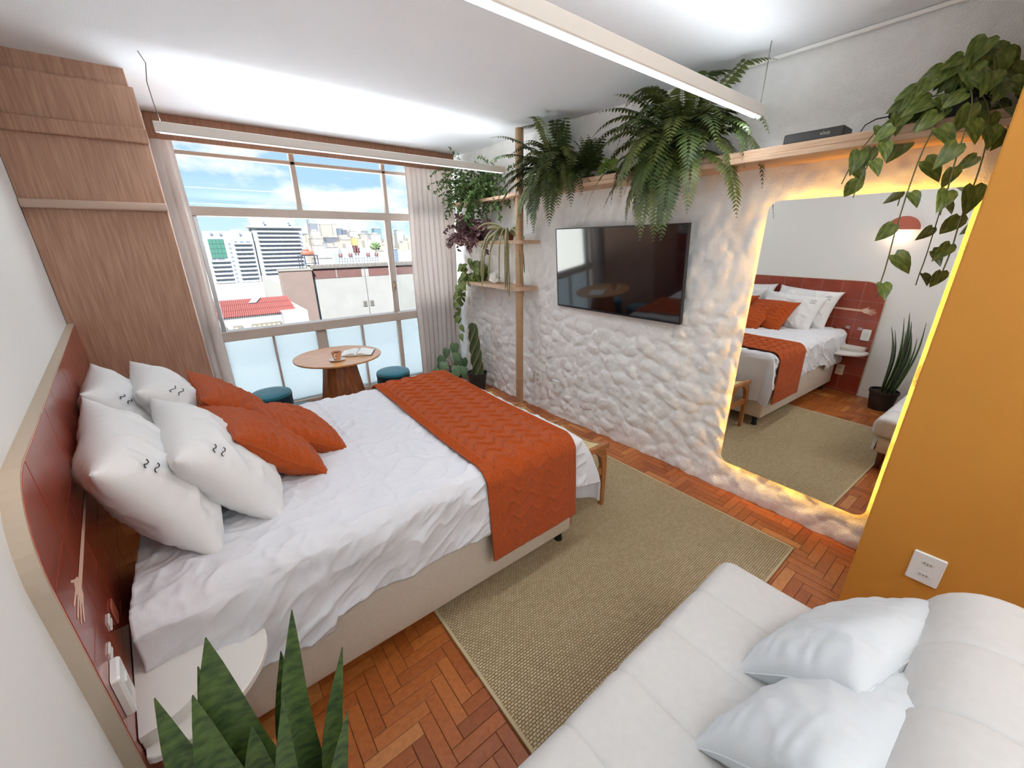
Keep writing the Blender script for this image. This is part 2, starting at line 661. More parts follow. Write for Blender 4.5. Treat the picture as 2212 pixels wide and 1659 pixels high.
# the flat bed cut for the mirror
XX = WX - base - H - foot
mb = MB()
idx = lambda i, j: i * nz + j
mb.v = [(XX[i, j], ys[i], zs[j]) for i in range(ny) for j in range(nz)]
mb.f = [(idx(i, j), idx(i, j + 1), idx(i + 1, j + 1), idx(i + 1, j)) for i in range(ny - 1) for j in range(nz - 1)]
o_ = len(mb.v)
mb.box(WX + 0.04, WX + 0.2, -1.75, 4.62, -0.02, CE)
mb.box(WX - 0.01, WX + 0.05, -1.7, Y0, -0.02, CE)
struct('wall_right', mb, PLASTER, 'white wall of lumpy hand-modelled plaster', smooth='all')


def wallx(y, z):
    i = int(round((y - Y0) / (Y1 - Y0) * (ny - 1)))
    j = int(round((z + 0.01) / (CE + 0.01) * (nz - 1)))
    i, j = min(max(i, 3), ny - 4), min(max(j, 3), nz - 4)
    return float(XX[i - 2:i + 3, j - 2:j + 3].min())


mb = MB()
mb.rbox(2.625, 2.64, -1.6, 4.42, CE - 0.018, CE - 0.001, 0.004, 2)
struct('trim_1', mb, M('bright_trim', S(252, 248, 242), 0.4), 'thin bright white bead where ceiling meets plaster wall')

# ---- floor: slab and oak herringbone blocks
mb = MB()
mb.box(-1.0, 2.85, -1.75, 4.62, -0.12, -0.004)
floor = struct('floor', mb, M('floor_joint', S(70, 36, 20), 0.8), 'oiled red-brown herringbone parquet floor')
PARQ = [M('parquet_%s' % n, S(*c), 0.32, col2=S(*d), vscale=9, stretch=(5, 5, 5), bump=0.15, bscale=60) for n, c, d in (
    ('russet', (188, 108, 52), (168, 92, 42)), ('amber', (198, 118, 60), (178, 102, 48)), ('umber', (176, 98, 46), (158, 84, 38)),
    ('honey', (210, 140, 82), (192, 122, 68)), ('dark', (164, 90, 44), (146, 76, 36)))]
BW, NB = 0.0505, 4


def vis_rank(x, y):
    d = Vector((x, y, -1.65))
    f = d.dot(Rf)
    if f < 0.1:
        return 0
    px = 1106 + 851.3 * d.dot(Rr) / f
    py = 829.5 - 851.3 * d.dot(Ru) / f
    if px < -30 or px > 2240 or py > 1690 or py < -30:
        return 0
    if 0.6 < x < 2.3 and 0.47 < y < 2.3:
        return 0
    if -0.4 < x < 1.45 and y > 1.2 and y < 3.0:
        return 0
    if x < 1.4 and y < 0.4:
        return 0
    if x > 2.12 and y < 0.12:
        return 0
    return 1.0 / (f ** 3)


blocks = []
for a in range(-20, 56):
    for b in range(-34, 92):
        t = (a - b) % (2 * NB)
        if t == 0:
            blocks.append((a * BW, b * BW, NB * BW, BW, 0))
        elif t == 2 * NB - 1:
            blocks.append((a * BW, b * BW, BW, NB * BW, 1))
keep = []
for (x, y, w, h, k) in blocks:
    if x + w > 2.66 or x < -0.85 or y < -1.6 or y + h > 4.44:
        x1, y1 = min(x + w, 2.66), min(y + h, 4.44)
        x, y = max(x, -0.85), max(y, -1.6)
        w, h = x1 - x, y1 - y
        if w < 0.012 or h < 0.012:
            continue
        keep.append((0, x, y, w, h, k))
    else:
        keep.append((vis_rank(x + w / 2, y + h / 2), x, y, w, h, k))
keep.sort(key=lambda r: -r[0])
bmesh_cache = {}
rest = [MB() for _ in PARQ]
for n, (v, x, y, w, h, k) in enumerate(keep):
    mi = rnd.choice((0, 0, 0, 0, 1, 1, 1, 2, 2, 2, 3, 4))
    g, dz = 0.0009, rnd.uniform(-0.0004, 0.0006)
    if n < 300 and v > 0:
        key = (k, mi)
        if key not in bmesh_cache:
            q = MB()
            W_, H_ = w - 2 * g, h - 2 * g
            c = 0.0012
            vs = [(-W_ / 2, -H_ / 2, -0.004), (W_ / 2, -H_ / 2, -0.004), (W_ / 2, H_ / 2, -0.004), (-W_ / 2, H_ / 2, -0.004),
                  (-W_ / 2, -H_ / 2, -0.0008), (W_ / 2, -H_ / 2, -0.0008), (W_ / 2, H_ / 2, -0.0008), (-W_ / 2, H_ / 2, -0.0008),
                  (-W_ / 2 + c, -H_ / 2 + c, 0), (W_ / 2 - c, -H_ / 2 + c, 0), (W_ / 2 - c, H_ / 2 - c, 0), (-W_ / 2 + c, H_ / 2 - c, 0)]
            fs = [(8, 9, 10, 11)]
            for l in (0, 4):
                fs += [(l + i, l + (i + 1) % 4, l + 4 + (i + 1) % 4, l + 4 + i) for i in range(4)]
            q.add(vs, fs)
            bmesh_cache[key] = meshof('parquet_block', q, PARQ[mi])
        inst('parquet_block', bmesh_cache[key], floor, Matrix.Translation((x + w / 2, y + h / 2, dz)))
    else:
        rest[mi].box(x + g, x + w - g, y + g, y + h - g, -0.004, dz)
for mi, q in enumerate(rest):
    obj('parquet_field', q, PARQ[mi], floor, kind='stuff')

# ================================================================== WINDOW (whole far wall)
YW = 4.45
win = thing('window_1', 'wide window of clear upper and patterned lower panes in a greige frame', None, (1.2, YW, 0), kind='structure')


def bar(name, x0, x1, z0, z1, y0=YW - 0.02, y1=YW + 0.04, mat=FRAMEW, r=0.004, parent=win):
    q = MB()
    q.rbox(x0, x1, y0, y1, z0, z1, r, 1)
    return obj(name, q, mat, parent)


XL, XR = -0.62, 2.66
bar('frame_head', XL, XR, 2.47, CE, YW - 0.03, YW + 0.06)
bar('frame_base', XL, XR, 0.0, 0.09, YW - 0.03, YW + 0.06)
bar('transom', XL, XR, 1.878, 1.952, YW - 0.04, YW + 0.06)
bar('sill', XL, XR, 0.806, 0.896, YW - 0.05, YW + 0.07)
bar('jamb', XL, -0.0, 0.09, 2.47)
bar('jamb', 2.58, XR, 0.09, 2.47)
bar('mullion', 0.06, 0.106, 0.09, 2.47)
for x, w in ((0.945, 0.042), (1.797, 0.036)):
    bar('upper_mullion', x - w / 2, x + w / 2, 1.952, 2.47)
bar('glazing_bar', 0.106, 2.58, 2.33, 2.36)
for x, w in ((0.505, 0.018), (0.945, 0.098), (1.37, 0.02), (1.80, 0.042), (2.2, 0.02)):
    bar('lower_mullion', x - w / 2, x + w / 2, 0.09, 0.806)
# sliding sashes
bar('sash_stile', 0.112, 0.146, 0.896, 1.878, YW - 0.012, YW + 0.022, ALU)
bar('sash_stile', 1.75, 1.80, 0.896, 1.878, YW - 0.03, YW + 0.01)
ls = bar('sash_stile', 1.812, 1.838, 0.896, 1.878, YW + 0.012, YW + 0.035, ALU)
q = MB()
q.rbox(1.766, 1.79, YW - 0.056, YW - 0.028, 1.16, 1.25, 0.005, 2)
q.rbox(1.772, 1.784, YW - 0.072, YW - 0.05, 1.19, 1.235, 0.004, 2)
obj('latch', q, M('latch_brass', S(150, 130, 100), 0.4, 0.6), win)


def pane(x0, x1, z0, z1, mat, y=YW + 0.015, name='pane'):
    q = MB()
    q.box(x0, x1, y, y + 0.004, z0, z1)
    return obj(name, q, mat, win)


for x0, x1 in ((0.106, 0.924), (0.966, 1.779), (1.815, 2.58)):
    pane(x0, x1, 1.952, 2.33, GLASS)
    pane(x0, x1, 2.36, 2.47, GLASS)
pane(1.838, 2.58, 0.896, 1.878, GLASS, YW + 0.025)
pane(0.0, 0.112, 0.896, 1.878, GLASS, YW + 0.025)
for x0, x1 in ((0.106, 0.496), (0.514, 0.896), (0.994, 1.36), (1.38, 1.779), (1.821, 2.19), (2.21, 2.58)):
    pane(x0, x1, 0.09, 0.806, FROST)

# ---- curtains
def curtain(name, x0, x1, y, folds, amp, z0, z1, label, ph=0.0):
    nu, nv = folds * 12 + 1, 14
    q = MB()

    def f(i, j, off):
        u, v = i / (nu - 1), j / (nv - 1)
        z = z1 + (z0 - z1) * v
        a = amp * (0.55 + 0.45 * v)
        x = x0 + (x1 - x0) * u + 0.006 * math.sin(9 * v + 5 * u)
        w = math.sin(2 * PI * folds * u + ph + 0.5 * math.sin(3 * v + 7 * u))
        return (x + 0.3 * a * math.sin(4 * PI * folds * u), y + a * w + off, z)
    q.grid(lambda i, j: f(i, j, 0), nu, nv)
    return obj(name, q, CURT, smooth='all', label=label, cat='curtain', group='curtains beside the window')


curtain('curtain', 1.97, 2.52, 4.29, 9, 0.036, 0.015, 2.48, 'pleated greige linen curtain hanging right of the window beside the plants')
curtain('curtain', -0.42, 0.105, 4.29, 5, 0.04, 0.015, 2.48, 'greige linen curtain hanging left of the window beside the wooden cabinet', 1.0)
q = MB()
q.rbox(-0.03, 2.512, 4.20, 4.225, 2.383, CE - 0.001, 0.003, 1)
obj('curtain_valance', q, M('valance_veneer', S(176, 128, 98), 0.5, col2=S(152, 106, 80), vscale=7, stretch=(14, 14, 0.7)),
    label='brown wood veneer valance board above the window', cat='valance')

# ================================================================== CABINET
cab = thing('wood_cabinet', 'tall brown wood veneer cabinet standing between headboard and window', 'cabinet', (-0.33, 3.9, 0))
q = MB()
w0, w1 = lw(0, 0, -0.028), lw(-0.885, 0, -0.028)
q.prism([(w0.x, 3.31), (-0.03, 3.31), (-0.03, 4.19), (w1.x, 4.19)], 0, 2.465)
obj('body', q, WOODP, cab)
q = MB()
q.prism([(w0.x, 3.325), (-0.05, 3.325), (-0.05, 4.19), (w1.x, 4.19)], 2.465, CE)
obj('top_filler', q, WOODP, cab)
q = MB()
q.rbox(w0.x + 0.002, -0.022, 3.285, 3.31, 2.19, 2.265, 0.01, 3)
obj('rail', q, WOODP, cab, True)
q = MB()
q.rbox(w0.x + 0.002, -0.022, 3.275, 3.31, 1.838, 1.882, 0.008, 3)
obj('rail', q, M('pale_rail', S(206, 178, 158), 0.5), cab, True, label='pale painted rail')

# ================================================================== HEADBOARD PANEL
PL, PH, PR = 2.335, 1.232, 0.2
pan = thing('headboard_panel', 'glossy terracotta tiled headboard panel with rounded corner on the white wall', 'headboard', tuple(lw(PL / 2, 0)))


def lwp(poly, d0, d1, q):
    n = len(poly)
    vs = [lw(s, z, d0) for s, z in poly] + [lw(s, z, d1) for s, z in poly]
    fs = [tuple(range(n)), tuple(range(2 * n - 1, n - 1, -1))] + [(i, n + i, n + (i + 1) % n, (i + 1) % n) for i in range(n)]
    q.add(vs, fs)


arc = [(PL - PR + PR * math.cos(a), PH - PR + PR * math.sin(a)) for a in np.linspace(0, PI / 2, 12)]
q = MB()
lwp([(-0.02, 0.0), (PL, 0.0)] + arc + [(-0.02, PH)], -0.032, -0.003, q)
obj('edge_band', q, EDGE, pan, label='cream painted rounded edge')
q = MB()
c2 = [(PL - 0.004 - PR + PR * math.cos(a), PH - 0.004 - PR + PR * math.sin(a)) for a in np.linspace(0, PI / 2, 12)]
lwp([(-0.018, 0.002), (PL - 0.004, 0.002)] + c2 + [(-0.018, PH - 0.004)], -0.003, -0.0016, q)
obj('grout_bed', q, GROUT, pan)
TS = 0.2


def clip_poly(s0, s1, z0, z1):
    R2 = PR - 0.004
    cs, cz = PL - 0.004 - R2, PH - 0.004 - R2
    if s1 <= cs or z1 <= cz:
        return [(s0, z0), (s1, z0), (s1, z1), (s0, z1)]
    out = [(s0, z0), (s1, z0)]
    if z0 > cz or s0 > cs:
        pass
    for a in np.linspace(0, PI / 2, 14):
        out.append((min(max(cs + R2 * math.cos(a), s0), s1), min(max(cz + R2 * math.sin(a), z0), z1)))
    out.append((s0, z1))
    res = []
    for p_ in out:
        if not res or (abs(p_[0] - res[-1][0]) + abs(p_[1] - res[-1][1])) > 1e-5:
            res.append(p_)
    return res


nzr = 7
ztops = [PH - 0.004 - TS * k for k in range(nzr)]
srights = [PL - 0.004 - TS * k for k in range(12)]
g = 0.0016
for zt in ztops:
    zb = max(zt - TS, 0.004)
    if zt - zb < 0.015:
        continue
    for sr in srights:
        sl = max(sr - TS, -0.015)
        if sr - sl < 0.015:
            continue
        q = MB()
        lwp(clip_poly(sl + g, sr - g if sr < PL - 0.01 else sr, zb + g, zt - g if zt < PH - 0.01 else zt), -0.0016, rnd.uniform(-0.0003, 0.0004), q)
        obj('tile', q, TILE, pan)
# the painted arm with its open hand
q = MB()
q2 = []
ns = 40
for k in range(ns + 1):
    s = -0.0 + 2.175 * k / ns
    zc = 0.934 + 0.006 * math.sin(s * 2.2)
    w = 0.004 + 0.007 * ss(1.2, 2.1, s)
    q2.append((s, zc - w, zc + w))
vs = [lw(s, a, 0.0012) for s, a, b in q2] + [lw(s, b, 0.0012) for s, a, b in q2]
n = ns + 1
q.add(vs, [(k, n + k, n + k + 1, k + 1) for k in range(ns)])
palm = [(2.165, 0.925), (2.185, 0.905), (2.215, 0.902), (2.225, 0.915), (2.224, 0.945), (2.21, 0.957), (2.185, 0.953), (2.165, 0.945)]
lwp(palm, 0.0008, 0.0013, q)
for (s0, z0, s1, z1) in ((2.21, 0.908, 2.262, 0.893), (2.22, 0.919, 2.285, 0.908), (2.222, 0.931, 2.289, 0.926), (2.218, 0.944, 2.275, 0.948), (2.19, 0.95, 2.222, 0.972)):
    lwp([(s0, z0 - 0.005), (s1, z1 - 0.003), (s1 + 0.004, z1), (s1, z1 + 0.003), (s0, z0 + 0.005)], 0.0008, 0.0013, q)
obj('painted_arm', q, MURAL, pan, label='pale painted arm with an open hand')


def plate_on_wall(fn, w, h, t=0.009, kind='socket', label='', group=None, name='wall_socket', rad=0.008, mat=PLATE):
    """fn(u, v, d): plate coordinates -> world"""
    c = fn(0, 0, 0)
    r = thing(name, label, 'socket' if 'socket' in name else 'switch', tuple(c), group)
    def rr(w_, h_, r_, d0, d1):
        pts = []
        for cx, cy, a0 in ((1, 1, 0), (-1, 1, 90), (-1, -1, 180), (1, -1, 270)):
            for k in range(5):
                a = math.radians(a0 + 22.5 * k)
                pts.append((cx * (w_ / 2 - r_) + r_ * math.cos(a), cy * (h_ / 2 - r_) + r_ * math.sin(a)))
        n_ = len(pts)
        b = MB()
        vs_ = [fn(u, v, d0) for u, v in pts] + [fn(u, v, d1 * 0.7) for u, v in pts] + [fn(u * 0.94, v * 0.96, d1) for u, v in pts]
        fs_ = [tuple(range(2 * n_, 3 * n_))]
        for l in (0, n_):
            fs_ += [(l + i, l + (i + 1) % n_, l + n_ + (i + 1) % n_, l + n_ + i) for i in range(n_)]
        b.add(vs_, fs_)
        return b
    obj('plate', rr(w, h, rad, 0, t), mat, r)
    if kind == 'socket' or kind == 'double':
        for vc in ((0,) if kind == 'socket' else (h * 0.2, -h * 0.2)):
            b = MB()
            hx = [(-0.02, 0), (-0.012, 0.009), (0.012, 0.009), (0.02, 0), (0.012, -0.009), (-0.012, -0.009)]
            vs_ = [fn(u, v + vc, t) for u, v in hx] + [fn(u * 0.95, (v) * 0.95 + vc, t + 0.0012) for u, v in hx]
            b.add(vs_, [tuple(range(6, 12))] + [(i, (i + 1) % 6, 6 + (i + 1) % 6, 6 + i) for i in range(6)])
            so = obj('outlet_face', b, M('outlet_face', S(222, 222, 214), 0.4), r)
            b = MB()
            for du in (-0.0095, 0, 0.0095):
                pts = [(du + 0.0022 * math.cos(k * PI / 4), 0.0022 * math.sin(k * PI / 4) - (0.002 if du == 0 else 0)) for k in range(8)]
                b.add([fn(u, v + vc, t + 0.0016) for u, v in pts], [tuple(range(8))])
            obj('pin_holes', b, SLOT, so)
    elif kind == 'switch':
        b = MB()
        pts = [(-w * 0.22, -h * 0.2), (w * 0.22, -h * 0.2), (w * 0.22, h * 0.2), (-w * 0.22, h * 0.2)]
        vs_ = [fn(u, v, t) for u, v in pts] + [fn(u, v, t + (0.004 if v > 0 else 0.0015)) for u, v in pts]
        b.add(vs_, [(4, 5, 6, 7)] + [(i, (i + 1) % 4, 4 + (i + 1) % 4, 4 + i) for i in range(4)])
        obj('rocker', b, M('rocker_plastic', S(226, 226, 222), 0.35), r)
    elif kind == 'twin_slot':
        for vc in (h * 0.2, -h * 0.2):
            b = MB()
            pts = [(-0.009, -0.008), (0.009, -0.008), (0.012, 0), (0.009, 0.008), (-0.009, 0.008), (-0.012, 0)]
            b.add([fn(u, v + vc, t + 0.0008) for u, v in pts], [tuple(range(6))])
            obj('outlet_face', b, M('old_outlet_face', S(176, 150, 128), 0.5), r)
    return r


def on_left(s, z, off=0.001):
    return lambda u, v, d: lw(s + u, z + v, off + d)


plate_on_wall(on_left(2.262, 0.68), 0.078, 0.12, 0.016, 'switch', 'white switch plate on the tiled panel just above the bedside shelf', name='wall_switch')
plate_on_wall(on_left(2.0, 0.70), 0.05, 0.06, 0.004, 'blank', 'small terracotta coloured blank plate on the tiles near the pillows', name='wall_switch', mat=M('terracotta_plate', S(176, 92, 72), 0.5))
for s, lab in ((2.085, 'pair of short white bars on the tiles, the one nearer the pillows'), (2.195, 'pair of short white bars on the tiles, the one nearer the switch plate')):
    r = thing('panel_clip', lab, 'clip', tuple(lw(s, 0.735)))
    for dz in (-0.008, 0.008):
        b = MB()
        lwp([(s - 0.02, 0.735 + dz - 0.004), (s + 0.02, 0.735 + dz - 0.004), (s + 0.02, 0.735 + dz + 0.004), (s - 0.02, 0.735 + dz + 0.004)], 0.0006, 0.004, b)
        obj('bar', b, PLATE, r)
plate_on_wall(on_left(2.12, 0.255), 0.075, 0.12, 0.009, 'double', 'white double socket on the tiles below the bedside shelf')

# sconce above (seen in the mirror)
r = thing('wall_lamp', 'terracotta half-dome wall lamp with warm light below it', 'lamp', tuple(lw(2.285, 1.735, -0.03)))
q = MB()
R_, n1_, n2_ = 0.135, 16, 9
cS, cZ = 2.285, 1.735


def dome(i, j, rr_):
    a, e = PI * i / n1_, (PI / 2) * j / (n2_ - 1)
    return lw(cS - rr_ * math.cos(a) * math.cos(e), cZ + rr_ * 0.93 * math.sin(e), -0.028 + rr_ * 0.75 * math.sin(a) * math.cos(e))


q.grid(lambda i, j: dome(i, j, R_), n1_ + 1, n2_)
q.grid(lambda i, j: dome(n1_ - i, j, R_ - 0.005), n1_ + 1, n2_)
obj('shade', q, SCONCE, r, True)
q = MB()
for k in range(1):
    c = lw(cS, cZ + 0.03, 0.02)
    q.lathe([(0.0, -0.028), (0.018, -0.022), (0.026, 0.0), (0.018, 0.022), (0.0, 0.028)], n=14, mat=Matrix.Translation(c))
obj('bulb', q, BULB, r, True)
ld = bpy.data.lights.new('wall_lamp_light', 'POINT')
ld.energy = P_SCONCE
ld.color = (1.0, 0.74, 0.5)
ld.shadow_soft_size = 0.03
lo = bpy.data.objects.new('wall_lamp_light', ld)
COL.objects.link(lo)
lo.parent = r
lo.location = lw(cS, cZ - 0.03, 0.03) - ORG[r]

# ================================================================== LINEAR LAMPS
def linear_lamp(x0, x1, y, label, cables):
    r = thing('linear_lamp', label, 'lamp', ((x0 + x1) / 2, y, 2.235), 'suspended linear lamps')
    q = MB()
    q.rbox(x0, x1, y - 0.024, y + 0.024, 2.235, 2.285, 0.003, 1)
    obj('housing', q, LAMPW, r)
    q = MB()
    q.box(x0 + 0.02, x1 - 0.02, y - 0.018, y + 0.018, 2.2325, 2.235)
    obj('diffuser', q, LED, r)
    for c in cables:
        q = MB()
        q.tube(c, 0.0022, 6)
        obj('cable', q, M('cable_grey', S(120, 112, 104), 0.6), r)
    d = bpy.data.lights.new('linear_lamp_light', 'AREA')
    d.shape = 'RECTANGLE'
    d.size = x1 - x0 - 0.06
    d.size_y = 0.04
    d.energy = P_BAR * (x1 - x0) / 2.4
    d.color = (0.82, 0.92, 1.0)
    l = bpy.data.objects.new('linear_lamp_light', d)
    COL.objects.link(l)
    l.parent = r
    l.location = (0, 0, -0.006)
    d2 = d.copy()
    d2.energy = P_BAR_UP * (x1 - x0) / 2.4
    l2 = bpy.data.objects.new('linear_lamp_uplight', d2)
    COL.objects.link(l2)
    l2.parent = r
    l2.location = (0, 0, 0.055)
    l2.rotation_euler = (PI, 0, 0)
    return r


linear_lamp(0.014, 2.41, 3.17, 'slim white linear lamp hanging in front of the window valance',
            [[(0.05, 3.17, 2.285), (0.04, 3.12, 2.36), (0.035, 3.06, 2.44), (0.05, 3.02, 2.51), (0.03, 3.0, CE)]])
linear_lamp(0.0, 2.44, 1.06, 'slim white linear lamp hanging across the room in front of the big fern',
            [[(2.43, 1.06, 2.285), (2.43, 1.06, CE)], [(0.1, 1.06, 2.285), (0.1, 1.06, CE)]])

# added fill lamp with an upward bowl, out of view behind the camera
r = thing('added_fill_lamp', 'added fill lamp with an upward bowl standing unseen behind the sofa', 'lamp', (1.1, -1.2, 0))
q = MB()
q.lathe([(0.0, 0.0), (0.14, 0.0), (0.14, 0.012), (0.02, 0.02), (0.012, 0.03), (0.012, 1.62), (0.0, 1.62)], 1.1, -1.2, 24)
obj('stand', q, BLACK, r, True)
q = MB()
q.lathe([(0.02, 1.6), (0.1, 1.63), (0.18, 1.70), (0.2, 1.74), (0.195, 1.74), (0.17, 1.70), (0.09, 1.64), (0.0, 1.62)], 1.1, -1.2, 36)
obj('bowl', q, LAMPW, r, True)
d = bpy.data.lights.new('added_fill_light', 'AREA')
d.shape = 'DISK'
d.size = 0.3
d.energy = P_FILL
d.color = (0.84, 0.93, 1.0)
l = bpy.data.objects.new('added_fill_light', d)
COL.objects.link(l)
l.parent = r
l.location = (0, 0, 1.72)
l.rotation_euler = (PI, 0, 0)
# ================================================================== RUG
rug = thing('woven_rug', 'beige woven sisal rug lying between bed and sofa', 'rug', (1.455, 1.4, 0))
q = MB()
q.rbox(0.572, 2.338, 0.432, 2.35, 0.0012, 0.011, 0.003, 2)
obj('weave', q, rug_mat(), rug)
q = MB()
for x0, x1, y0, y1 in ((0.56, 2.35, 0.42, 0.434), (0.56, 2.35, 2.348, 2.362), (0.56, 0.574, 0.434, 2.348), (2.336, 2.35, 0.434, 2.348)):
    q.rbox(x0, x1, y0, y1, 0.001, 0.0125, 0.003, 2)
obj('binding', q, M('rug_binding', S(206, 188, 150), 0.9), rug)

# ================================================================== BED
bed = thing('bed', 'double bed on an upholstered beige box base with black feet', 'bed', (0.5, 1.93, 0))
q = MB()
q.rbox(-0.325, 1.40, 1.25, 2.63, 0.095, 0.385, 0.022, 3)
obj('base', q, BOXF, bed, True)
q = MB()
q.rbox(-0.325, 1.395, 1.262, 2.62, 0.388, 0.685, 0.05, 4)
obj('mattress', q, SHEET, bed, True)
for x, y in ((1.36, 1.31), (1.36, 2.57), (-0.27, 1.31), (-0.27, 2.57)):
    q = MB()
    q.lathe([(0.018, 0.0), (0.024, 0.004), (0.024, 0.02), (0.02, 0.03), (0.022, 0.1)], x, y, 16)
    obj('leg', q, BLACK, bed, True)

TOPZ, BX1, BY0, BY1, BR = 0.70, 1.372, 1.29, 2.59, 0.055


def bend(o, r):
    if o <= 0:
        return 0.0, 0.0
    if o < r * PI / 2:
        a = o / r
        return r * math.sin(a), r * (1 - math.cos(a))
    d = o - r * PI / 2
    return r + 0.03 * d, r + d


def drape(a, b, off):
    """flat cloth coordinates -> draped point (before wrinkles) and normal-ish outward direction"""
    r = BR + off
    ox = max(0.0, a - BX1)
    oy = BY0 - b if b < BY0 else (b - BY1 if b > BY1 else 0.0)
    sy = -1 if b < BY0 else 1
    x, y = min(a, BX1), min(max(b, BY0), BY1)
    if ox > 0 and oy > 0:
        m = min(ox, oy)
        M_ = max(ox, oy)
        o, d = bend(M_, r)
        fx = ox / (ox + oy)
        ang = fx * PI / 2
        flare = 0.55 * m * (1 if M_ > r else M_ / r)
        return Vector((x + (o + flare * 0.75) * math.sin(ang) ** 0.8, y + sy * (o + flare * 0.55) * math.cos(ang) ** 0.8, TOPZ + off - d)), Vector((math.sin(ang), sy * math.cos(ang), 0.2))
    if ox > 0:
        o, d = bend(ox, r)
        return Vector((x + o, y, TOPZ + off - d)), Vector((1, 0, 0) if d > r * .6 else (0, 0, 1))
    if oy > 0:
        o, d = bend(oy, r)
        return Vector((x, y + sy * o, TOPZ + off - d)), Vector((0, sy, 0) if d > r * .6 else (0, 0, 1))
    return Vector((x, y, TOPZ + off)), Vector((0, 0, 1))


def hem_near(a):
    return 0.405 - 0.065 * ss(0.135, 0.15, a) + 0.006 * math.sin(a * 17)


def bedcover():
    nu, nv = 300, 290
    q = MB()
    aS = np.linspace(-0.33, BX1 + 0.47, nu)
    vS = np.concatenate([np.linspace(-1, 0, 70, endpoint=False), np.linspace(0, 1, 170, endpoint=False), np.linspace(1, 2, 50)])

    def f(i, j):
        a, v = aS[i], vS[j]
        hn = hem_near(min(a, BX1))
        if v < 0:
            b = BY0 + v * hn
        elif v > 1:
            b = BY1 + (v - 1) * 0.42
        else:
            b = BY0 + (BY1 - BY0) * v
        off = 0.006 + 0.008 * (1 - ss(0.13, 0.155, a)) * (1 - ss(1.9, 2.3, b))
        p, n_ = drape(a, b, off)
        N = noise.noise
        onTop = n_.z > 0.5
        if onTop:
            w = 0.006 * N((a * 5, b * 5, 1.3)) + 0.008 * (1 - abs(2.4 * N((a * 6 + b * 4, b * 9 - a * 5, 4.0)))) ** 3 + 0.006 * max(0, 1 - abs(3 * N((a * 15 - b * 6, b * 17 + a * 4, 7.7)))) ** 2
            w += 0.010 * max(0, N((a * 3.1, b * 3.7, 9.1))) - 0.004
            # pressed fold lines of the sheet
            w += 0.005 * math.exp(-((b - 1.72 + 0.02 * N((a * 3, 0, 0))) / 0.008) ** 2) + 0.005 * math.exp(-((a - 0.46 + 0.02 * N((b * 3, 2, 0))) / 0.008) ** 2)
        else:
            dz = TOPZ - p.z
            if n_.x > 0.5:
                w = 0.02 * dz / 0.4 * math.sin(b * 19 + 2 * N((b * 4, 0, 0))) + 0.012 * N((b * 7, p.z * 4, 3))
            else:
                w = 0.012 * N((a * 4 + p.z * 5, p.z * 3, 5.5)) + 0.013 * max(0, 1 - abs(2.6 * N((a * 5 - p.z * 8, p.z * 5, 2)))) ** 2 + 0.006 * max(0, 1 - abs(3 * N((a * 14 - p.z * 10, p.z * 9, 6)))) ** 2 - 0.003
            w = max(w, -0.004)
        return p + n_.normalized() * w
    q.grid(lambda i, j: f(i, j), nu, nv)
    return obj('bedspread', q, SHEET, smooth='all', label='rumpled white cotton bedspread covering the bed', cat='bedspread')


bs = bedcover()
so = bs.modifiers.new('thickness', 'SOLIDIFY')
so.thickness = 0.004
so.offset = -1


def runner():
    x0, x1 = 0.815, 1.362
    nu = 150
    L0, L1 = 0.52, 0.40
    bS = np.concatenate([np.linspace(BY0 - L0, BY0, 80, endpoint=False), np.linspace(BY0, BY1, 420, endpoint=False), np.linspace(BY1, BY1 + L1, 40)])
    nv = len(bS)
    q = MB()
    W = x1 - x0

    def tri(t):
        t = t - math.floor(t)
        return 1 - abs(2 * t - 1)

    def f(i, j):
        u = W * i / (nu - 1)
        b = bS[j]
        # the hem hangs slightly skewed
        a = x0 + u + 0.012 * math.sin(b * 3.0)
        p, n_ = drape(a, b, 0.024)
        e = min(u, W - u)
        N = noise.noise
        if e < 0.062:
            h = 0.0045 * math.sin(2 * PI * b / 0.017) * (1 if e > 0.004 else 0)
            if 0.05 < e < 0.062:
                h = -0.002
        else:
            t = u / 0.115
            zig = 0.042 * ss(0.12, 0.88, tri(t))
            k = (b + zig) / 0.078
            k2 = (b - zig) / 0.078
            d1 = abs(k - math.floor(k) - 0.5)
            h = 0.0115 * math.exp(-((d1) / 0.10) ** 2)
            d3 = abs(k - math.floor(k) - 0.74)
            h += -0.005 * math.exp(-(d3 / 0.06) ** 2) * (0.5 + 0.5 * math.sin(2 * PI * u / 0.011))
            h += 0.0012 * math.sin(2 * PI * u / 0.011) * math.sin(2 * PI * b / 0.013)
        if n_.z < 0.5:
            h *= 0.3
            h += 0.006 * N((a * 5, p.z * 2.4, 1)) + 0.004
        else:
            h += 0.006 * N((a * 4, b * 4, 8)) + 0.004
        return p + n_.normalized() * h
    q.grid(f, nu, nv)
    o = obj('bed_runner', q, KNIT, smooth='all', label='rust orange cable-knit throw laid across the foot of the bed', cat='throw')
    m = o.modifiers.new('thickness', 'SOLIDIFY')
    m.thickness = 0.007
    m.offset = -1
    return o


runner()


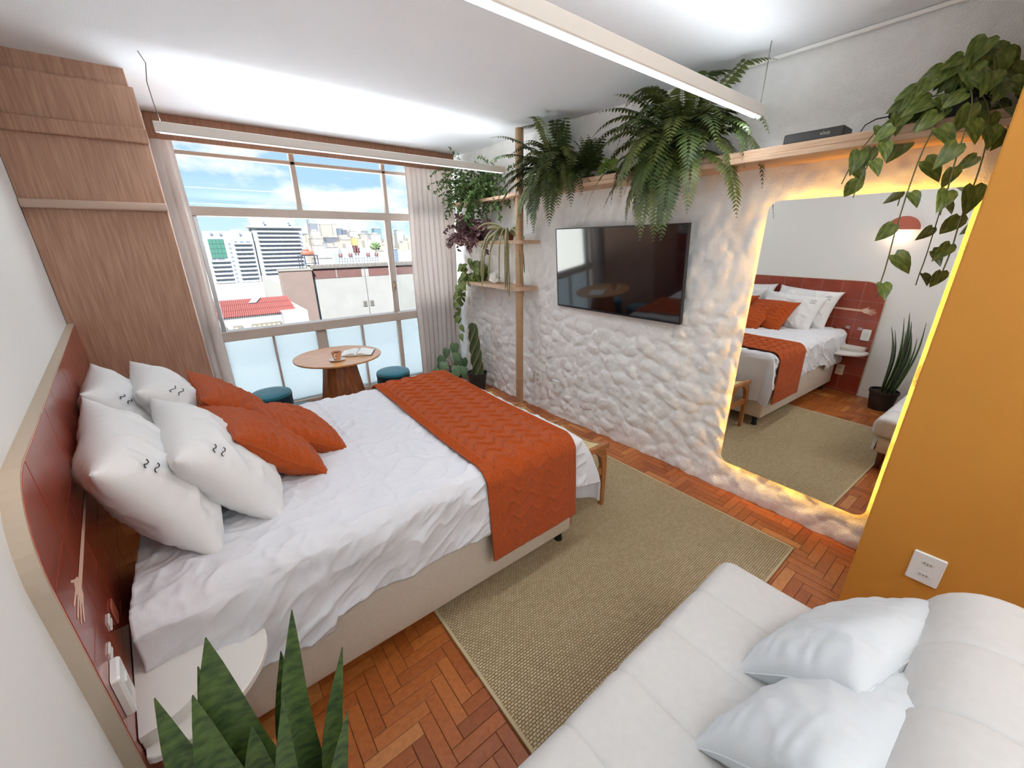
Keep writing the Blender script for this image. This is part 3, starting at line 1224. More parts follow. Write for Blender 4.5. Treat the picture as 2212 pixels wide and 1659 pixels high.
# ---- pillows
def pillow_mesh(w, h, t, seed, n=56, pinch=0.07, wr=0.006, ear=0.10, knit=0, crease=0.014):
    q = MB()
    N = noise.noise
    idx = {}

    def P(i, j, side):
        u, v = -1 + 2 * i / (n - 1), -1 + 2 * j / (n - 1)
        x = w / 2 * u * (1 - pinch * (1 - v * v) * abs(u) ** 2)
        y = h / 2 * v * (1 - pinch * (1 - u * u) * abs(v) ** 2)
        # ears: corners pulled out a little
        c = (abs(u) * abs(v)) ** 6
        x *= 1 + ear * c * 0.35
        y *= 1 + ear * c * 0.35
        k = max(0.0, (1 - abs(u) ** 2.6) * (1 - abs(v) ** 2.6))
        z = side * t / 2 * k ** 0.5
        e = 1 - k
        z += side * wr * (N((x * 9 + seed, y * 9, side * 3.3)) * 1.2 + (0.5 - abs(N((x * 22 + seed, y * 7 + 2 * x, 5.1 * side)))) * 1.3) * min(1, k * 4)
        z += 0.012 * N((seed * 3.1 + u * 1.3, v * 1.3, 0.5))
        if not knit:
            ex, ey = w / 2 - abs(x), h / 2 - abs(y)
            z += side * 0.005 * math.sin(y * 120 + 6 * N((y * 9, seed, 1))) * math.exp(-ex / 0.07) * min(1, k * 3)
            z += side * 0.005 * math.sin(x * 115 + 6 * N((x * 9, seed, 4))) * math.exp(-ey / 0.06) * min(1, k * 3)
            z += side * crease * max(0, 1 - abs(3.2 * N((x * 4.5 + seed * 2, y * 5.5 - x * 4, 2.2 * side)))) ** 2 * min(1, k * 2)
        if knit:
            zig = 0.03 * (1 - abs(2 * ((x / 0.09) % 1.0) - 1))
            if abs(y) < h * 0.27:
                k1 = ((y + zig) / 0.05) % 1.0
                z += side * 0.009 * math.exp(-((k1 - 0.5) / 0.15) ** 2) * min(1, k * 4)
            else:
                z += side * 0.0045 * math.sin(2 * PI * y / 0.022) * min(1, k * 4)
        return (x, y, z)
    for side in (1, -1):
        for i in range(n):
            for j in range(n):
                border = i in (0, n - 1) or j in (0, n - 1)
                if side == -1 and border:
                    idx[(side, i, j)] = idx[(1, i, j)]
                    continue
                idx[(side, i, j)] = len(q.v)
                p = P(i, j, side)
                q.v.append(p)
    for side in (1, -1):
        for i in range(n - 1):
            for j in range(n - 1):
                f = (idx[(side, i, j)], idx[(side, i + 1, j)], idx[(side, i + 1, j + 1)], idx[(side, i, j + 1)])
                q.f.append(f if side == 1 else f[::-1])
    return q


def frame(c, lean, yaw=6.2, roll=0.0):
    """pillow axes: X along the headboard (away from the camera), Y up, Z into the room"""
    a = Vector((-math.sin(math.radians(yaw)), math.cos(math.radians(yaw)), 0))
    nrm = Vector((math.cos(math.radians(yaw)), math.sin(math.radians(yaw)), 0))
    th = math.radians(lean)
    up = Vector((0, 0, 1)) * math.cos(th) - nrm * math.sin(th)
    z = a.cross(up)
    m = Matrix(((a.x, up.x, z.x, c[0]), (a.y, up.y, z.y, c[1]), (a.z, up.z, z.z, c[2]), (0, 0, 0, 1)))
    return m @ Matrix.Rotation(math.radians(roll), 4, 'Z')


def put_pillow(name, dims, fr, seed, mat, label, cat, group, marks=True, knit=0, n=56):
    w, h, t = dims
    q0 = pillow_mesh(w, h, t, seed, n=n, knit=knit, wr=0.0065 if not knit else 0.003, crease=0.014 if marks else 0.005)
    q = MB()
    q.add(q0.v, q0.f, fr)
    r = thing(name, label, cat, tuple(fr @ Vector((0, -h / 2, 0))), group)
    obj('cover', q, mat, r, 'all')
    if marks:
        q = MB()
        for du in (0.0, 0.022):
            pts = []
            for k in range(9):
                s = k / 8
                x, y = -w * 0.41 + 0.05 * s, h * 0.24 + 1.3 * du + 0.006 * math.sin(s * 2 * PI)
                u, v = x / (w / 2), y / (h / 2)
                kk = max(0, (1 - abs(u) ** 2.6) * (1 - abs(v) ** 2.6))
                zz = t / 2 * kk ** 0.5 + 0.006
                i, j = round((u + 1) / 2 * (n - 1)), round((v + 1) / 2 * (n - 1))
                zz = q0.v[i * n + j][2] + 0.003
                pts.append(fr @ Vector((x, y, zz)))
            q.tube(pts, 0.0016, 5)
        obj('embroidered_mark', q, DARK, r, label='two short dark wavy stitched lines')
    else:
        q = MB()
        bpts = []
        for u, v in [(-1 + 2 * k / 24, -1) for k in range(25)] + [(1, -1 + 2 * k / 24) for k in range(25)] + [(1 - 2 * k / 24, 1) for k in range(25)] + [(-1, 1 - 2 * k / 24) for k in range(25)]:
            i, j = round((u + 1) / 2 * (n - 1)), round((v + 1) / 2 * (n - 1))
            bpts.append(fr @ Vector(q0.v[i * n + j]))
        q.tube(bpts, 0.004 if knit else 0.0026, 6)
        obj('piping', q, mat, r, True)
    return r


GW = 'white pillows against the headboard'
put_pillow('pillow', (0.66, 0.46, 0.20), frame((-0.255, 1.69, 0.91), 27, 6.2, 3), 1.0, PCASE, 'large white pillow leaning on the tiles nearest the bedside shelf', 'pillow', GW)
put_pillow('pillow', (0.64, 0.44, 0.20), frame((-0.075, 1.76, 0.875), 33, 6.2, 2), 5.0, PCASE, 'white pillow in the front row nearest the camera', 'pillow', GW)
put_pillow('pillow', (0.62, 0.46, 0.19), frame((-0.345, 2.36, 0.915), 25, 6.2, -2), 9.0, PCASE, 'white pillow leaning on the tiles next to the wooden cabinet', 'pillow', GW)
put_pillow('pillow', (0.60, 0.45, 0.20), frame((-0.185, 2.40, 0.905), 31, 6.2, 0), 13.0, PCASE, 'white pillow in the front row nearest the cabinet', 'pillow', GW)
GO = 'rust knitted cushions on the bed'
put_pillow('cushion', (0.50, 0.42, 0.17), frame((0.10, 1.90, 0.835), 46, 10, 0), 21.0, KNIT, 'rust knitted cushion leaning on the near front pillow', 'cushion', GO, False, 1, 60)
put_pillow('cushion', (0.50, 0.42, 0.17), frame((0.03, 2.36, 0.855), 40, 4, 2), 25.0, KNIT, 'rust knitted cushion at the back nearest the window', 'cushion', GO, False, 1, 60)
put_pillow('cushion', (0.46, 0.38, 0.15), frame((0.24, 2.06, 0.795), 60, 2, 4), 29.0, KNIT, 'rust ribbed cushion furthest from the headboard', 'cushion', GO, False, 2, 60)

# ================================================================== BEDSIDE SHELF
ns_ = thing('bedside_shelf', 'white bedside shelf with rounded front and swung-out round tray', 'nightstand', tuple(lw(2.10, 0.46)))
NSW = M('white_lacquer', S(236, 232, 226), 0.45)


def superhalf(c, half, depth, e, n=26):
    pts = []
    for k in range(n + 1):
        a = PI * k / n
        cu, su = math.cos(a), math.sin(a)
        pts.append((c + half * math.copysign(abs(cu) ** (2 / e), cu), depth * abs(su) ** (2 / e)))
    return pts


def wall_prism(pts, z0, z1):
    n = len(pts)
    vs = [lw(s, z0, 0.002 + d) for s, d in pts] + [lw(s, z1, 0.002 + d) for s, d in pts]
    q_ = MB()
    q_.add(vs, [tuple(range(n)), tuple(range(2 * n - 1, n - 1, -1))] + [(i, n + i, n + (i + 1) % n, (i + 1) % n) for i in range(n)])
    return q_


obj('top', wall_prism(superhalf(2.093, 0.212, 0.150, 3.2), 0.532, 0.55), NSW, ns_)
obj('body', wall_prism(superhalf(2.093, 0.204, 0.135, 3.2), 0.46, 0.532), NSW, ns_)
q = MB()
cx, cy = -0.268, 1.195
prof = [(0.0, 0.478), (0.205, 0.478), (0.211, 0.482), (0.211, 0.499), (0.208, 0.502), (0.0, 0.502)]
q2 = MB()
q2.lathe(prof, cx, cy, 56)
obj('tray', q2, NSW, ns_, True)
for v in list(range(len(ns_.children[-1].data.vertices))):
    co = ns_.children[-1].data.vertices[v].co
    w = co + ORG[ns_]
    d_ = (w - P0).dot(NW) - 0.004
    if d_ < 0:
        co -= NW * d_

# ================================================================== CANE STOOLS
stool0 = thing('cane_stool', 'nearest of the three low cane stools at the foot of the bed', 'stool', (1.66, 1.555, 0), 'cane stools at the foot of the bed')
SX0, SX1, SY0, SY1 = 1.495, 1.82, 1.35, 1.76


def seat_z(y):
    t = (y - (SY0 + SY1) / 2) / ((SY1 - SY0) / 2)
    return 0.425 + 0.045 * t * t


for y in (SY0, SY1 - 0.03):
    q = MB()
    q.rbox(SX0, SX1 + 0.01, y, y + 0.03, 0.435, 0.47, 0.006, 2)
    obj('end_rail', q, OAK, stool0, True)
for x in (SX0 + 0.004, SX1 - 0.028):
    q = MB()
    n = 17

    def sr(i, j, x=x):
        y = SY0 + 0.01 + (SY1 - SY0 - 0.02) * i / (n - 1)
        z = seat_z(y)
        return [(x, y, z - 0.028), (x + 0.024, y, z - 0.028), (x + 0.024, y, z + 0.004), (x, y, z + 0.004)][j % 4]
    q.grid(sr, n, 5)
    q.f.append((3, 2, 1, 0))
    q.f.append(tuple((n - 1) * 5 + k for k in range(4)))
    obj('side_rail', q, OAK, stool0)
# woven cane: strands both ways
q = MB()


def strand(p, w, dirx, lift):
    vs, fs = [], []
    for k, (x, y) in enumerate(p):
        z = seat_z(y) + lift
        if dirx:
            vs += [(x, y - w, z), (x, y + w, z)]
        else:
            vs += [(x - w, y, z), (x + w, y, z)]
    for k in range(len(p) - 1):
        fs.append((2 * k, 2 * k + 1, 2 * k + 3, 2 * k + 2))
    q.add(vs, fs)


for k in range(26):
    x = SX0 + 0.03 + (SX1 - SX0 - 0.06) * k / 25
    strand([(x, SY0 + 0.02 + (SY1 - SY0 - 0.04) * i / 12) for i in range(13)], 0.0032, False, 0.0)
for k in range(36):
    y = SY0 + 0.03 + (SY1 - SY0 - 0.06) * k / 35
    strand([(SX0 + 0.022, y), (SX1 - 0.022, y)], 0.0032, True, 0.0012)
obj('cane_seat', q, CANE, stool0, kind='stuff')
for sx in (0, 1):
    for sy in (0, 1):
        q = MB()
        y0 = SY0 + 0.004 if sy == 0 else SY1 - 0.032
        # leg that swells into the rail like a bracket
        xo = SX1 if sx else SX0
        s = -1 if sx else 1
        prof = [(xo, 0.0), (xo - s * 0.004, 0.25), (xo - s * 0.0, 0.36), (xo + s * 0.012, 0.405), (xo + s * 0.03, 0.437), (xo + s * 0.125, 0.437),
                (xo + s * 0.095, 0.418), (xo + s * 0.06, 0.38), (xo + s * 0.042, 0.33), (xo + s * 0.036, 0.25), (xo + s * 0.022, 0.0)]
        if s > 0:
            prof = prof[::-1]
        q.prism(prof, y0, y0 + 0.028, 'y')
        obj('leg', q, OAK, stool0)
for y in (SY0 + 0.008, SY1 - 0.034):
    q = MB()
    q.rbox(SX0 + 0.03, SX1 - 0.03, y, y + 0.024, 0.245, 0.295, 0.004, 1)
    obj('stretcher', q, OAK, stool0)
copy_tree(stool0, (0, 0.425, 0), 'middle one of the three low cane stools at the foot of the bed')
copy_tree(stool0, (0, 0.85, 0), 'cane stool at the foot of the bed furthest from the camera, by the wooden post')

# ================================================================== TABLE, POUFS
tb = thing('round_table', 'round honey wood pedestal table by the window', 'table', (0.85, 3.52, 0))
q = MB()
q.lathe([(0.0, 0.722), (0.33, 0.722), (0.35, 0.728), (0.353, 0.738), (0.35, 0.742), (0.0, 0.742)], 0.85, 3.52, 72)
obj('top', q, OAK2, tb, True)
q = MB()
q.lathe([(0.245, 0.0), (0.25, 0.01), (0.235, 0.1), (0.2, 0.3), (0.165, 0.5), (0.135, 0.68), (0.13, 0.722)], 0.85, 3.52, 12)
obj('pedestal', q, TABLEBASE, tb)


def pouf(x, y, label):
    r = thing('pouf', label, 'pouf', (x, y, 0), 'teal velvet poufs around the table')
    q = MB()
    q.lathe([(0.15, 0.0), (0.158, 0.01), (0.16, 0.1), (0.16, 0.40), (0.163, 0.405), (0.163, 0.415), (0.16, 0.42)], x, y, 40)
    obj('side', q, TEALD, r, True)
    q = MB()
    q.lathe([(0.16, 0.415), (0.163, 0.425), (0.158, 0.44), (0.14, 0.449), (0.08, 0.453), (0.0, 0.454)], x, y, 40)
    obj('seat', q, TEAL, r, True)
    return r


pouf(0.32, 3.80, 'teal velvet pouf left of the table under the left window panes')
pouf(1.39, 3.72, 'teal velvet pouf right of the table beside the curtain')
pouf(0.45, 3.24, 'teal velvet pouf mostly hidden behind the bed below the left pouf')
pouf(1.27, 3.23, 'teal velvet pouf mostly hidden behind the rust throw')

# ---- cup, saucer, book
q = MB()
q.lathe([(0.0, 0.7425), (0.035, 0.7425), (0.062, 0.75), (0.064, 0.753), (0.034, 0.747), (0.0, 0.747)], 0.80, 3.36, 32)
obj('saucer', q, SAUCER, smooth=True, label='small cream saucer under the peach cup', cat='saucer')
cup = thing('coffee_cup', 'peach ceramic espresso cup standing on the saucer', 'cup', (0.80, 3.36, 0.7475))
q = MB()
q.lathe([(0.0, 0.7478), (0.022, 0.7478), (0.026, 0.756), (0.036, 0.79), (0.041, 0.815), (0.0385, 0.815), (0.033, 0.788), (0.02, 0.757), (0.0, 0.755)], 0.80, 3.36, 28)
obj('body', q, CERAM, cup, True)
q = MB()
q.tube([(0.80 - 0.018, 3.36 - 0.034, 0.802), (0.80 - 0.032, 3.36 - 0.058, 0.802), (0.80 - 0.034, 3.36 - 0.062, 0.786), (0.80 - 0.026, 3.36 - 0.048, 0.771), (0.80 - 0.014, 3.36 - 0.026, 0.772)], 0.0045, 8)
obj('handle', q, SAUCER, cup, True)
q = MB()
q.lathe([(0.0, 0.803), (0.036, 0.803)], 0.80, 3.36, 24)
obj('coffee', q, COFFEE, cup)
bk = thing('open_book', 'open book with white pages lying on the round table', 'book', (1.0, 3.47, 0.7425))
Mb = Matrix.Translation((1.0, 3.47, 0.7425)) @ Matrix.Rotation(math.radians(-28), 4, 'Z')
q = MB()
q.box(-0.135, 0.135, -0.1, 0.1, 0.0, 0.004, Mb)
obj('cover', q, COVER, bk)
for s in (-1, 1):
    q = MB()
    n = 11
    vs, fs = [], []
    for i in range(n):
        t = i / (n - 1)
        x = s * (0.002 + 0.126 * t)
        z = 0.006 + 0.020 * math.sin(PI * min(1, t * 1.15) ** 0.6) * (1 - 0.55 * t) + 0.004
        vs += [(x, -0.095, 0.004), (x, 0.095, 0.004), (x, -0.095, z), (x, 0.095, z)]
    for i in range(n - 1):
        a = 4 * i
        fs += [(a + 2, a + 3, a + 7, a + 6), (a, a + 2, a + 6, a + 4), (a + 1, a + 5, a + 7, a + 3)]
    fs += [(0, 1, 3, 2), (4 * n - 4, 4 * n - 2, 4 * n - 1, 4 * n - 3)]
    q.add(vs, fs, Mb)
    obj('page_block', q, PAPER, bk)

# ================================================================== SOFA
sf = thing('sofa', 'off-white channel-stitched sofa bed in front of the ochre wall', 'sofa', (0.66, 0.05, 0))
SA, SB = -0.17, 1.485
seams = [SB - 0.235 * k for k in range(1, 7)]


def channel(name, prof, x0, x1, parent, mat, depth=0.007, seam_list=seams, flat=None):
    xs = []
    x = x0
    base_x = list(np.linspace(x0, x1, 30))
    for s_ in seam_list:
        if x0 + 0.03 < s_ < x1 - 0.03:
            base_x += [s_ - 0.02, s_ - 0.011, s_ - 0.006, s_ - 0.003, s_, s_ + 0.003, s_ + 0.006, s_ + 0.011, s_ + 0.02]
    for e in (0.0, 0.004, 0.011, 0.02, 0.03):
        base_x += [x0 + e, x1 - e]
    xs = sorted(set(round(v, 5) for v in base_x))
    n = len(prof)
    c = (sum(p[0] for p in prof) / n, sum(p[1] for p in prof) / n)
    q_ = MB()

    def f(i, j):
        xx = xs[i]
        y, z = prof[j % n]
        y2, z2 = prof[(j + 1) % n]
        y0, z0 = prof[(j - 1) % n]
        ty, tz = y2 - y0, z2 - z0
        L = math.hypot(ty, tz) or 1
        ny_, nz_ = tz / L, -ty / L
        if ny_ * (y - c[0]) + nz_ * (z - c[1]) < 0:
            ny_, nz_ = -ny_, -nz_
        g_ = 0
        for s_ in seam_list:
            g_ = max(g_, depth * math.exp(-abs(xx - s_) / 0.007))
            
        e = min(xx - x0, x1 - xx)
        if e < 0.03:
            g_ += 0.03 * (1 - math.sqrt(max(0, 1 - (1 - e / 0.03) ** 2)))
        bul = 0.0035 * noise.noise((xx * 4, y * 5, z * 5))
        return (xx, y - ny_ * g_ + ny_ * bul, z - nz_ * g_ + nz_ * bul)
    q_.grid(f, len(xs), n + 1)
    m_ = len(q_.v)
    q_.f.append(tuple(range(n)))
    q_.f.append(tuple((len(xs) - 1) * (n + 1) + k for k in range(n))[::-1])
    return obj(name, q_, mat, parent, True)


def rprof(y0, y1, z0, z1, rf, rb, n=8):
    """closed y-z outline, rounded; rf at the room side (y1), rb at the back"""
    pts = []
    for (cy_, cz_, r, a0) in ((y1 - rf, z1 - rf, rf, 0), (y0 + rb, z1 - rb, rb, 90), (y0 + rb, z0 + rb, rb, 180), (y1 - rf * 0.7, z0 + rf * 0.7, rf * 0.7, 270)):
        for k in range(n):
            a = math.radians(a0 + 90 * k / (n - 1))
            pts.append((cy_ + r * math.cos(a), cz_ + r * math.sin(a)))
    out = []
    for i in range(len(pts)):
        p, nx = pts[i], pts[(i + 1) % len(pts)]
        out.append(p)
        L = math.hypot(nx[0] - p[0], nx[1] - p[1])
        k = int(L / 0.07)
        for t in range(1, k + 1):
            out.append((p[0] + (nx[0] - p[0]) * t / (k + 1), p[1] + (nx[1] - p[1]) * t / (k + 1)))
    return out


channel('seat', rprof(-0.08, 0.485, 0.275, 0.425, 0.06, 0.03), SA, SB, sf, SOFA)
channel('base', rprof(-0.16, 0.46, 0.15, 0.28, 0.03, 0.03), SA + 0.01, SB - 0.01, sf, SOFA, 0.0, [])
# backrest, leaning slightly
pr = rprof(-0.32, -0.045, 0.28, 0.775, 0.13, 0.12)
pr = [(y - 0.08 * (z - 0.5), z) for y, z in pr]
channel('backrest', pr, SA, SB, sf, SOFA)
for x in (SA + 0.1, SB - 0.1):
    for y in (0.40, -0.2):
        q = MB()
        q.lathe([(0.016, 0.0), (0.024, 0.15)], x, y, 14)
        obj('leg', q, M('dark_wood_leg', S(96, 56, 36), 0.5), sf, True)


def frame2(c, yaw, tilt, roll):
    return Matrix.Translation(c) @ Matrix.Rotation(math.radians(yaw), 4, 'Z') @ Matrix.Rotation(math.radians(tilt), 4, 'X') @ Matrix.Rotation(math.radians(roll), 4, 'Y')


GS = 'white pillows on the sofa'
put_pillow('sofa_pillow', (0.56, 0.38, 0.16), frame2((1.285, 0.035, 0.545), -17, -46, 0), 41.0, SOFAP, 'plain white pillow on the sofa nearest the ochre wall', 'pillow', GS, False)
put_pillow('sofa_pillow', (0.56, 0.40, 0.17), frame2((0.985, 0.0, 0.555), -19, -46, 0), 47.0, SOFAP, 'plain white pillow on the sofa nearest the camera', 'pillow', GS, False)

# ================================================================== MIRROR
mi = thing('wall_mirror', 'tall backlit mirror with rounded corners on the plaster wall', 'mirror', (2.6, 0.61, 0.23))
ca, sa = math.cos(-0.0236), math.sin(-0.0236)


def mpt(y, z, d):
    """d = depth behind the mirror face"""
    x = 2.605 + (y - 0.6) * 0.0236
    return Vector((x + d * ca, y + d * sa, z))


def rrect(y0, y1, z0, z1, r, n=8):
    pts = []
    for cy_, cz_, a0 in ((y1 - r, z1 - r, 0), (y0 + r, z1 - r, 90), (y0 + r, z0 + r, 180), (y1 - r, z0 + r, 270)):
        for k in range(n):
            a = math.radians(a0 + 90 * k / (n - 1))
            pts.append((cy_ + r * math.cos(a), cz_ + r * math.sin(a)))
    return pts


def mir_prism(poly, d0, d1):
    n = len(poly)
    q_ = MB()
    q_.add([mpt(y, z, d0) for y, z in poly] + [mpt(y, z, d1) for y, z in poly],
           [tuple(range(n - 1, -1, -1)), tuple(range(n, 2 * n))] + [(i, (i + 1) % n, n + (i + 1) % n, n + i) for i in range(n)])
    return q_


MY0, MY1, MZ0, MZ1 = 0.215, 1.0, 0.215, 1.852
obj('glass', mir_prism(rrect(MY0, MY1, MZ0, MZ1, 0.055), 0.0, 0.004), MIRROR, mi)
obj('backing', mir_prism(rrect(MY0 + 0.05, MY1 - 0.05, MZ0 + 0.05, MZ1 - 0.05, 0.03), 0.0045, 0.05), M('mirror_backing', S(120, 110, 100), 0.8), mi)
q = MB()
lp = rrect(MY0 + 0.028, MY1 - 0.028, MZ0 + 0.028, MZ1 - 0.028, 0.04)
q.tube([mpt(y, z, 0.014) for y, z in lp + [lp[0]]], 0.0055, 6)
obj('led_strip', q, LEDY, mi)

# ================================================================== TV
tv = thing('television', 'black flat television tilted down on the plaster wall', 'television', (2.53, 1.995, 1.1))


def tvp(y, z, d):
    t = (z - 1.106) / (1.755 - 1.106)
    return Vector((2.565 - 0.055 * t + d, y, z + d * 0.08))


def tv_box(y0, y1, z0, z1, d0, d1):
    q_ = MB()
    vs_ = [tvp(y, z, d) for d in (d0, d1) for z in (z0, z1) for y in (y0, y1)]
    q_.add(vs_, [(0, 1, 3, 2), (4, 6, 7, 5), (0, 4, 5, 1), (2, 3, 7, 6), (0, 2, 6, 4), (1, 5, 7, 3)])
    return q_


TY0, TY1, TZ0, TZ1 = 1.40, 2.588, 1.106, 1.755
obj('panel', tv_box(TY0, TY1, TZ0, TZ1, 0.004, 0.03), BLACK, tv)
obj('screen', tv_box(TY0 + 0.008, TY1 - 0.008, TZ0 + 0.014, TZ1 - 0.008, 0.0, 0.004), SCREEN, tv)
for nm, a in (('bezel', (TY0, TY1, TZ0, TZ0 + 0.013)), ('bezel', (TY0, TY1, TZ1 - 0.007, TZ1)), ('bezel', (TY0, TY0 + 0.007, TZ0 + 0.013, TZ1 - 0.007)), ('bezel', (TY1 - 0.007, TY1, TZ0 + 0.013, TZ1 - 0.007))):
    obj(nm, tv_box(*a, -0.002, 0.004), M('tv_bezel', S(40, 40, 46), 0.35, 0.3), tv)
obj('wall_mount', tv_box(1.85, 2.15, 1.3, 1.6, 0.03, 0.075), BLACK, tv)

# ================================================================== SHELVES AND POST
q = MB()
q.lathe([(0.034, 0.0), (0.036, 0.003), (0.036, CE - 0.004), (0.034, CE - 0.001)], 2.43, 2.975, 28)
obj('shelf_post', q, WOODR, smooth=True, label='round pale wooden post running from floor to ceiling through the shelves', cat='post')


def shelf_poly(x0, y0, y1, r):
    pts = [(2.64, y0)]
    for k in range(7):
        a = math.radians(180 + 90 * (1 - k / 6) if False else 270 - 90 * k / 6)
        pts.append((x0 + r + r * math.cos(a), y0 + r + r * math.sin(a)))
    for k in range(7):
        a = math.radians(180 - 90 * k / 6)
        pts.append((x0 + r + r * math.cos(a), y1 - r + r * math.sin(a)))
    pts.append((2.64, y1))
    return pts[::-1]


q = MB()
q.prism(shelf_poly(2.375, 2.885, 4.13, 0.05), 1.634, 1.666)
obj('wall_shelf', q, WOODL, label='pale plywood shelf holding the purple plant and hanging cactus', cat='shelf', group='plywood shelves around the post')
q = MB()
q.prism(shelf_poly(2.375, 2.90, 3.98, 0.05), 1.216, 1.248)
obj('wall_shelf', q, WOODL, label='lower pale plywood shelf holding the white coral', cat='shelf', group='plywood shelves around the post')
ts = thing('long_shelf', 'long pale wood plank shelf high along the plaster wall carrying the ferns', 'shelf', (2.5, 2.0, 2.028))
q = MB()
q.rbox(2.40, 2.655, -0.15, 4.2, 2.028, 2.056, 0.004, 1)
obj('plank', q, WOODL, ts)
q = MB()
q.rbox(2.41, 2.43, -0.15, 2.9, 2.056, 2.088, 0.003, 1)
obj('lip', q, WOODL, ts)
q = MB()
q.rbox(2.36, 2.5, 2.895, 3.06, 2.03, 2.062, 0.01, 2)
obj('post_collar', q, WOODL, ts, True)

# ---- sockets on the plaster wall
def on_right(y, z, pad=0.004):
    x = min(wallx(y + a, z + b) for a in (-0.03, 0, 0.03) for b in (-0.05, 0, 0.05)) - pad
    return lambda u, v, d: Vector((x - d, y - u, z + v))


def socket_right(y, z, w, h, kind, label, name='wall_socket', rad=0.008, t=0.01):
    r = plate_on_wall(on_right(y, z), w, h, t, kind, label, None, name, rad)
    q_ = MB()
    x = on_right(y, z)(0, 0, 0).x
    q_.box(x - 0.0005, x + 0.05, y - w * 0.42, y + w * 0.42, z - h * 0.42, z + h * 0.42)
    obj('back_box', q_, PLATE, r)
    return r


socket_right(3.735, 0.34, 0.075, 0.118, 'socket', 'white socket low on the plaster wall behind the cactus pot')
socket_right(2.85, 0.345, 0.08, 0.13, 'twin_slot', 'rounded old white socket on the plaster wall right of the post', rad=0.03)
socket_right(2.60, 0.315, 0.075, 0.12, 'switch', 'white plate on the plaster wall below the television', name='wall_switch')
fn_o = lambda u, v, d: Vector((2.0795 - d, -0.05 - u, 0.395 + v))
plate_on_wall(fn_o, 0.094, 0.134, 0.01, 'double', 'large white double socket on the ochre wall above the sofa', rad=0.006)

# ---- router, adapter and boxes on the long shelf
ro = thing('router_box', 'flat black set-top box lying on the long shelf above the mirror', 'set-top box', (2.49, 0.81, 2.088))
q = MB()
q.rbox(2.435, 2.56, 0.685, 0.925, 2.0885, 2.133, 0.006, 2)
obj('case', q, M('box_black', S(40, 34, 28), 0.4), ro)
tcu = bpy.data.curves.new('logo_text', 'FONT')
tcu.body = 'vivo'
tcu.size = 0.024
tcu.extrude = 0.0002
tcu.materials.append(M('logo_grey', S(176, 170, 156), 0.5))
tmp = bpy.data.objects.new('logo_tmp', tcu)
COL.objects.link(tmp)
bpy.context.view_layer.update()
lme = bpy.data.meshes.new_from_object(tmp.evaluated_get(bpy.context.evaluated_depsgraph_get()))
bpy.data.objects.remove(tmp)
to = bpy.data.objects.new('logo', lme)
COL.objects.link(to)
to.parent = ro
to.matrix_local = Matrix.Translation(-ORG[ro]) @ Matrix.Translation((2.4345, 0.775, 2.106)) @ Matrix.Rotation(-PI / 2, 4, 'Z') @ Matrix.Rotation(PI / 2, 4, 'X')
q = MB()
q.rbox(2.59, 2.628, 0.44, 0.53, 2.10, 2.185, 0.005, 2)
obj('wall_socket', q, PLATE, label='white socket box on the wall above the long shelf beside the trailing plant', cat='socket')
ad = thing('power_adapter', 'black power adapter plugged in above the long shelf with its thin cable', 'adapter', (2.54, 0.52, 2.14))
q = MB()
q.rbox(2.53, 2.59, 0.485, 0.565, 2.142, 2.172, 0.012, 3)
obj('body', q, BLACK, ad, True)
q = MB()
q.tube([(2.55, 0.565, 2.155), (2.53, 0.60, 2.15), (2.51, 0.63, 2.13), (2.50, 0.64, 2.10), (2.49, 0.645, 2.0905), (2.47, 0.66, 2.095), (2.46, 0.675, 2.0905), (2.47, 0.684, 2.093)], 0.0025, 6)
obj('cable', q, BLACK, ad, True)
# ================================================================== PLANTS
def heart_leaf(w=0.5, L=1.0, fold=0.18, curl=0.25):
    """unit leaf: base at origin, along +Y, face +Z"""
    q = MB()
    out = [(0.0, 0.0), (0.22, -0.1), (0.42, 0.02), (0.5, 0.22), (0.44, 0.45), (0.28, 0.7), (0.1, 0.9), (0.0, 1.0)]
    n = len(out)
    vs = []
    for x, y in out:
        vs.append((0, max(y, 0) * L, -curl * max(y, 0) ** 2))
    for sgn in (1, -1):
        for x, y in out:
            vs.append((sgn * x * w * 2, y * L, fold * abs(x) - curl * max(y, 0) ** 2))
    fs = []
    for i in range(n - 1):
        fs.append((i, n + i, n + i + 1, i + 1))
        fs.append((i, i + 1, 2 * n + i + 1, 2 * n + i))
    q.add(vs, fs)
    return q


def blade_leaf(w=0.16, curl=0.2):
    q = MB()
    ys = [0, 0.2, 0.45, 0.7, 0.88, 1.0]
    ws = [0.25, 0.85, 1.0, 0.75, 0.38, 0.0]
    vs, fs = [], []
    for y, k in zip(ys, ws):
        vs += [(-w * k, y, 0.04 * k - curl * y * y), (0, y, -curl * y * y), (w * k, y, 0.04 * k - curl * y * y)]
    for i in range(len(ys) - 1):
        a = 3 * i
        fs += [(a, a + 1, a + 4, a + 3), (a + 1, a + 2, a + 5, a + 4)]
    q.add(vs, fs)
    return q


def leaf_matrix(p, direction, size, face=None, tw=0.0):
    y = Vector(direction).normalized()
    f = Vector(face) if face is not None else Vector((-0.5, -0.6, 0.6))
    z = f - y * f.dot(y)
    if z.length < 1e-3:
        z = Vector((0, 0, 1)) - y * y.z
    z.normalize()
    x = y.cross(z)
    m = Matrix(((x.x, y.x, z.x, p[0]), (x.y, y.y, z.y, p[1]), (x.z, y.z, z.z, p[2]), (0, 0, 0, 1)))
    return m @ Matrix.Rotation(tw, 4, 'Y') @ Matrix.Scale(size, 4)


def potmb(x, y, z, r0, r1, h, n=32):
    q = MB()
    q.lathe([(0.0, z), (r0, z), (r1 * 0.98, z + h * 0.86), (r1 * 1.04, z + h * 0.87), (r1 * 1.04, z + h), (r1 * 0.96, z + h), (r1 * 0.94, z + h * 0.9), (0.0, z + h * 0.9)], x, y, n)
    return q


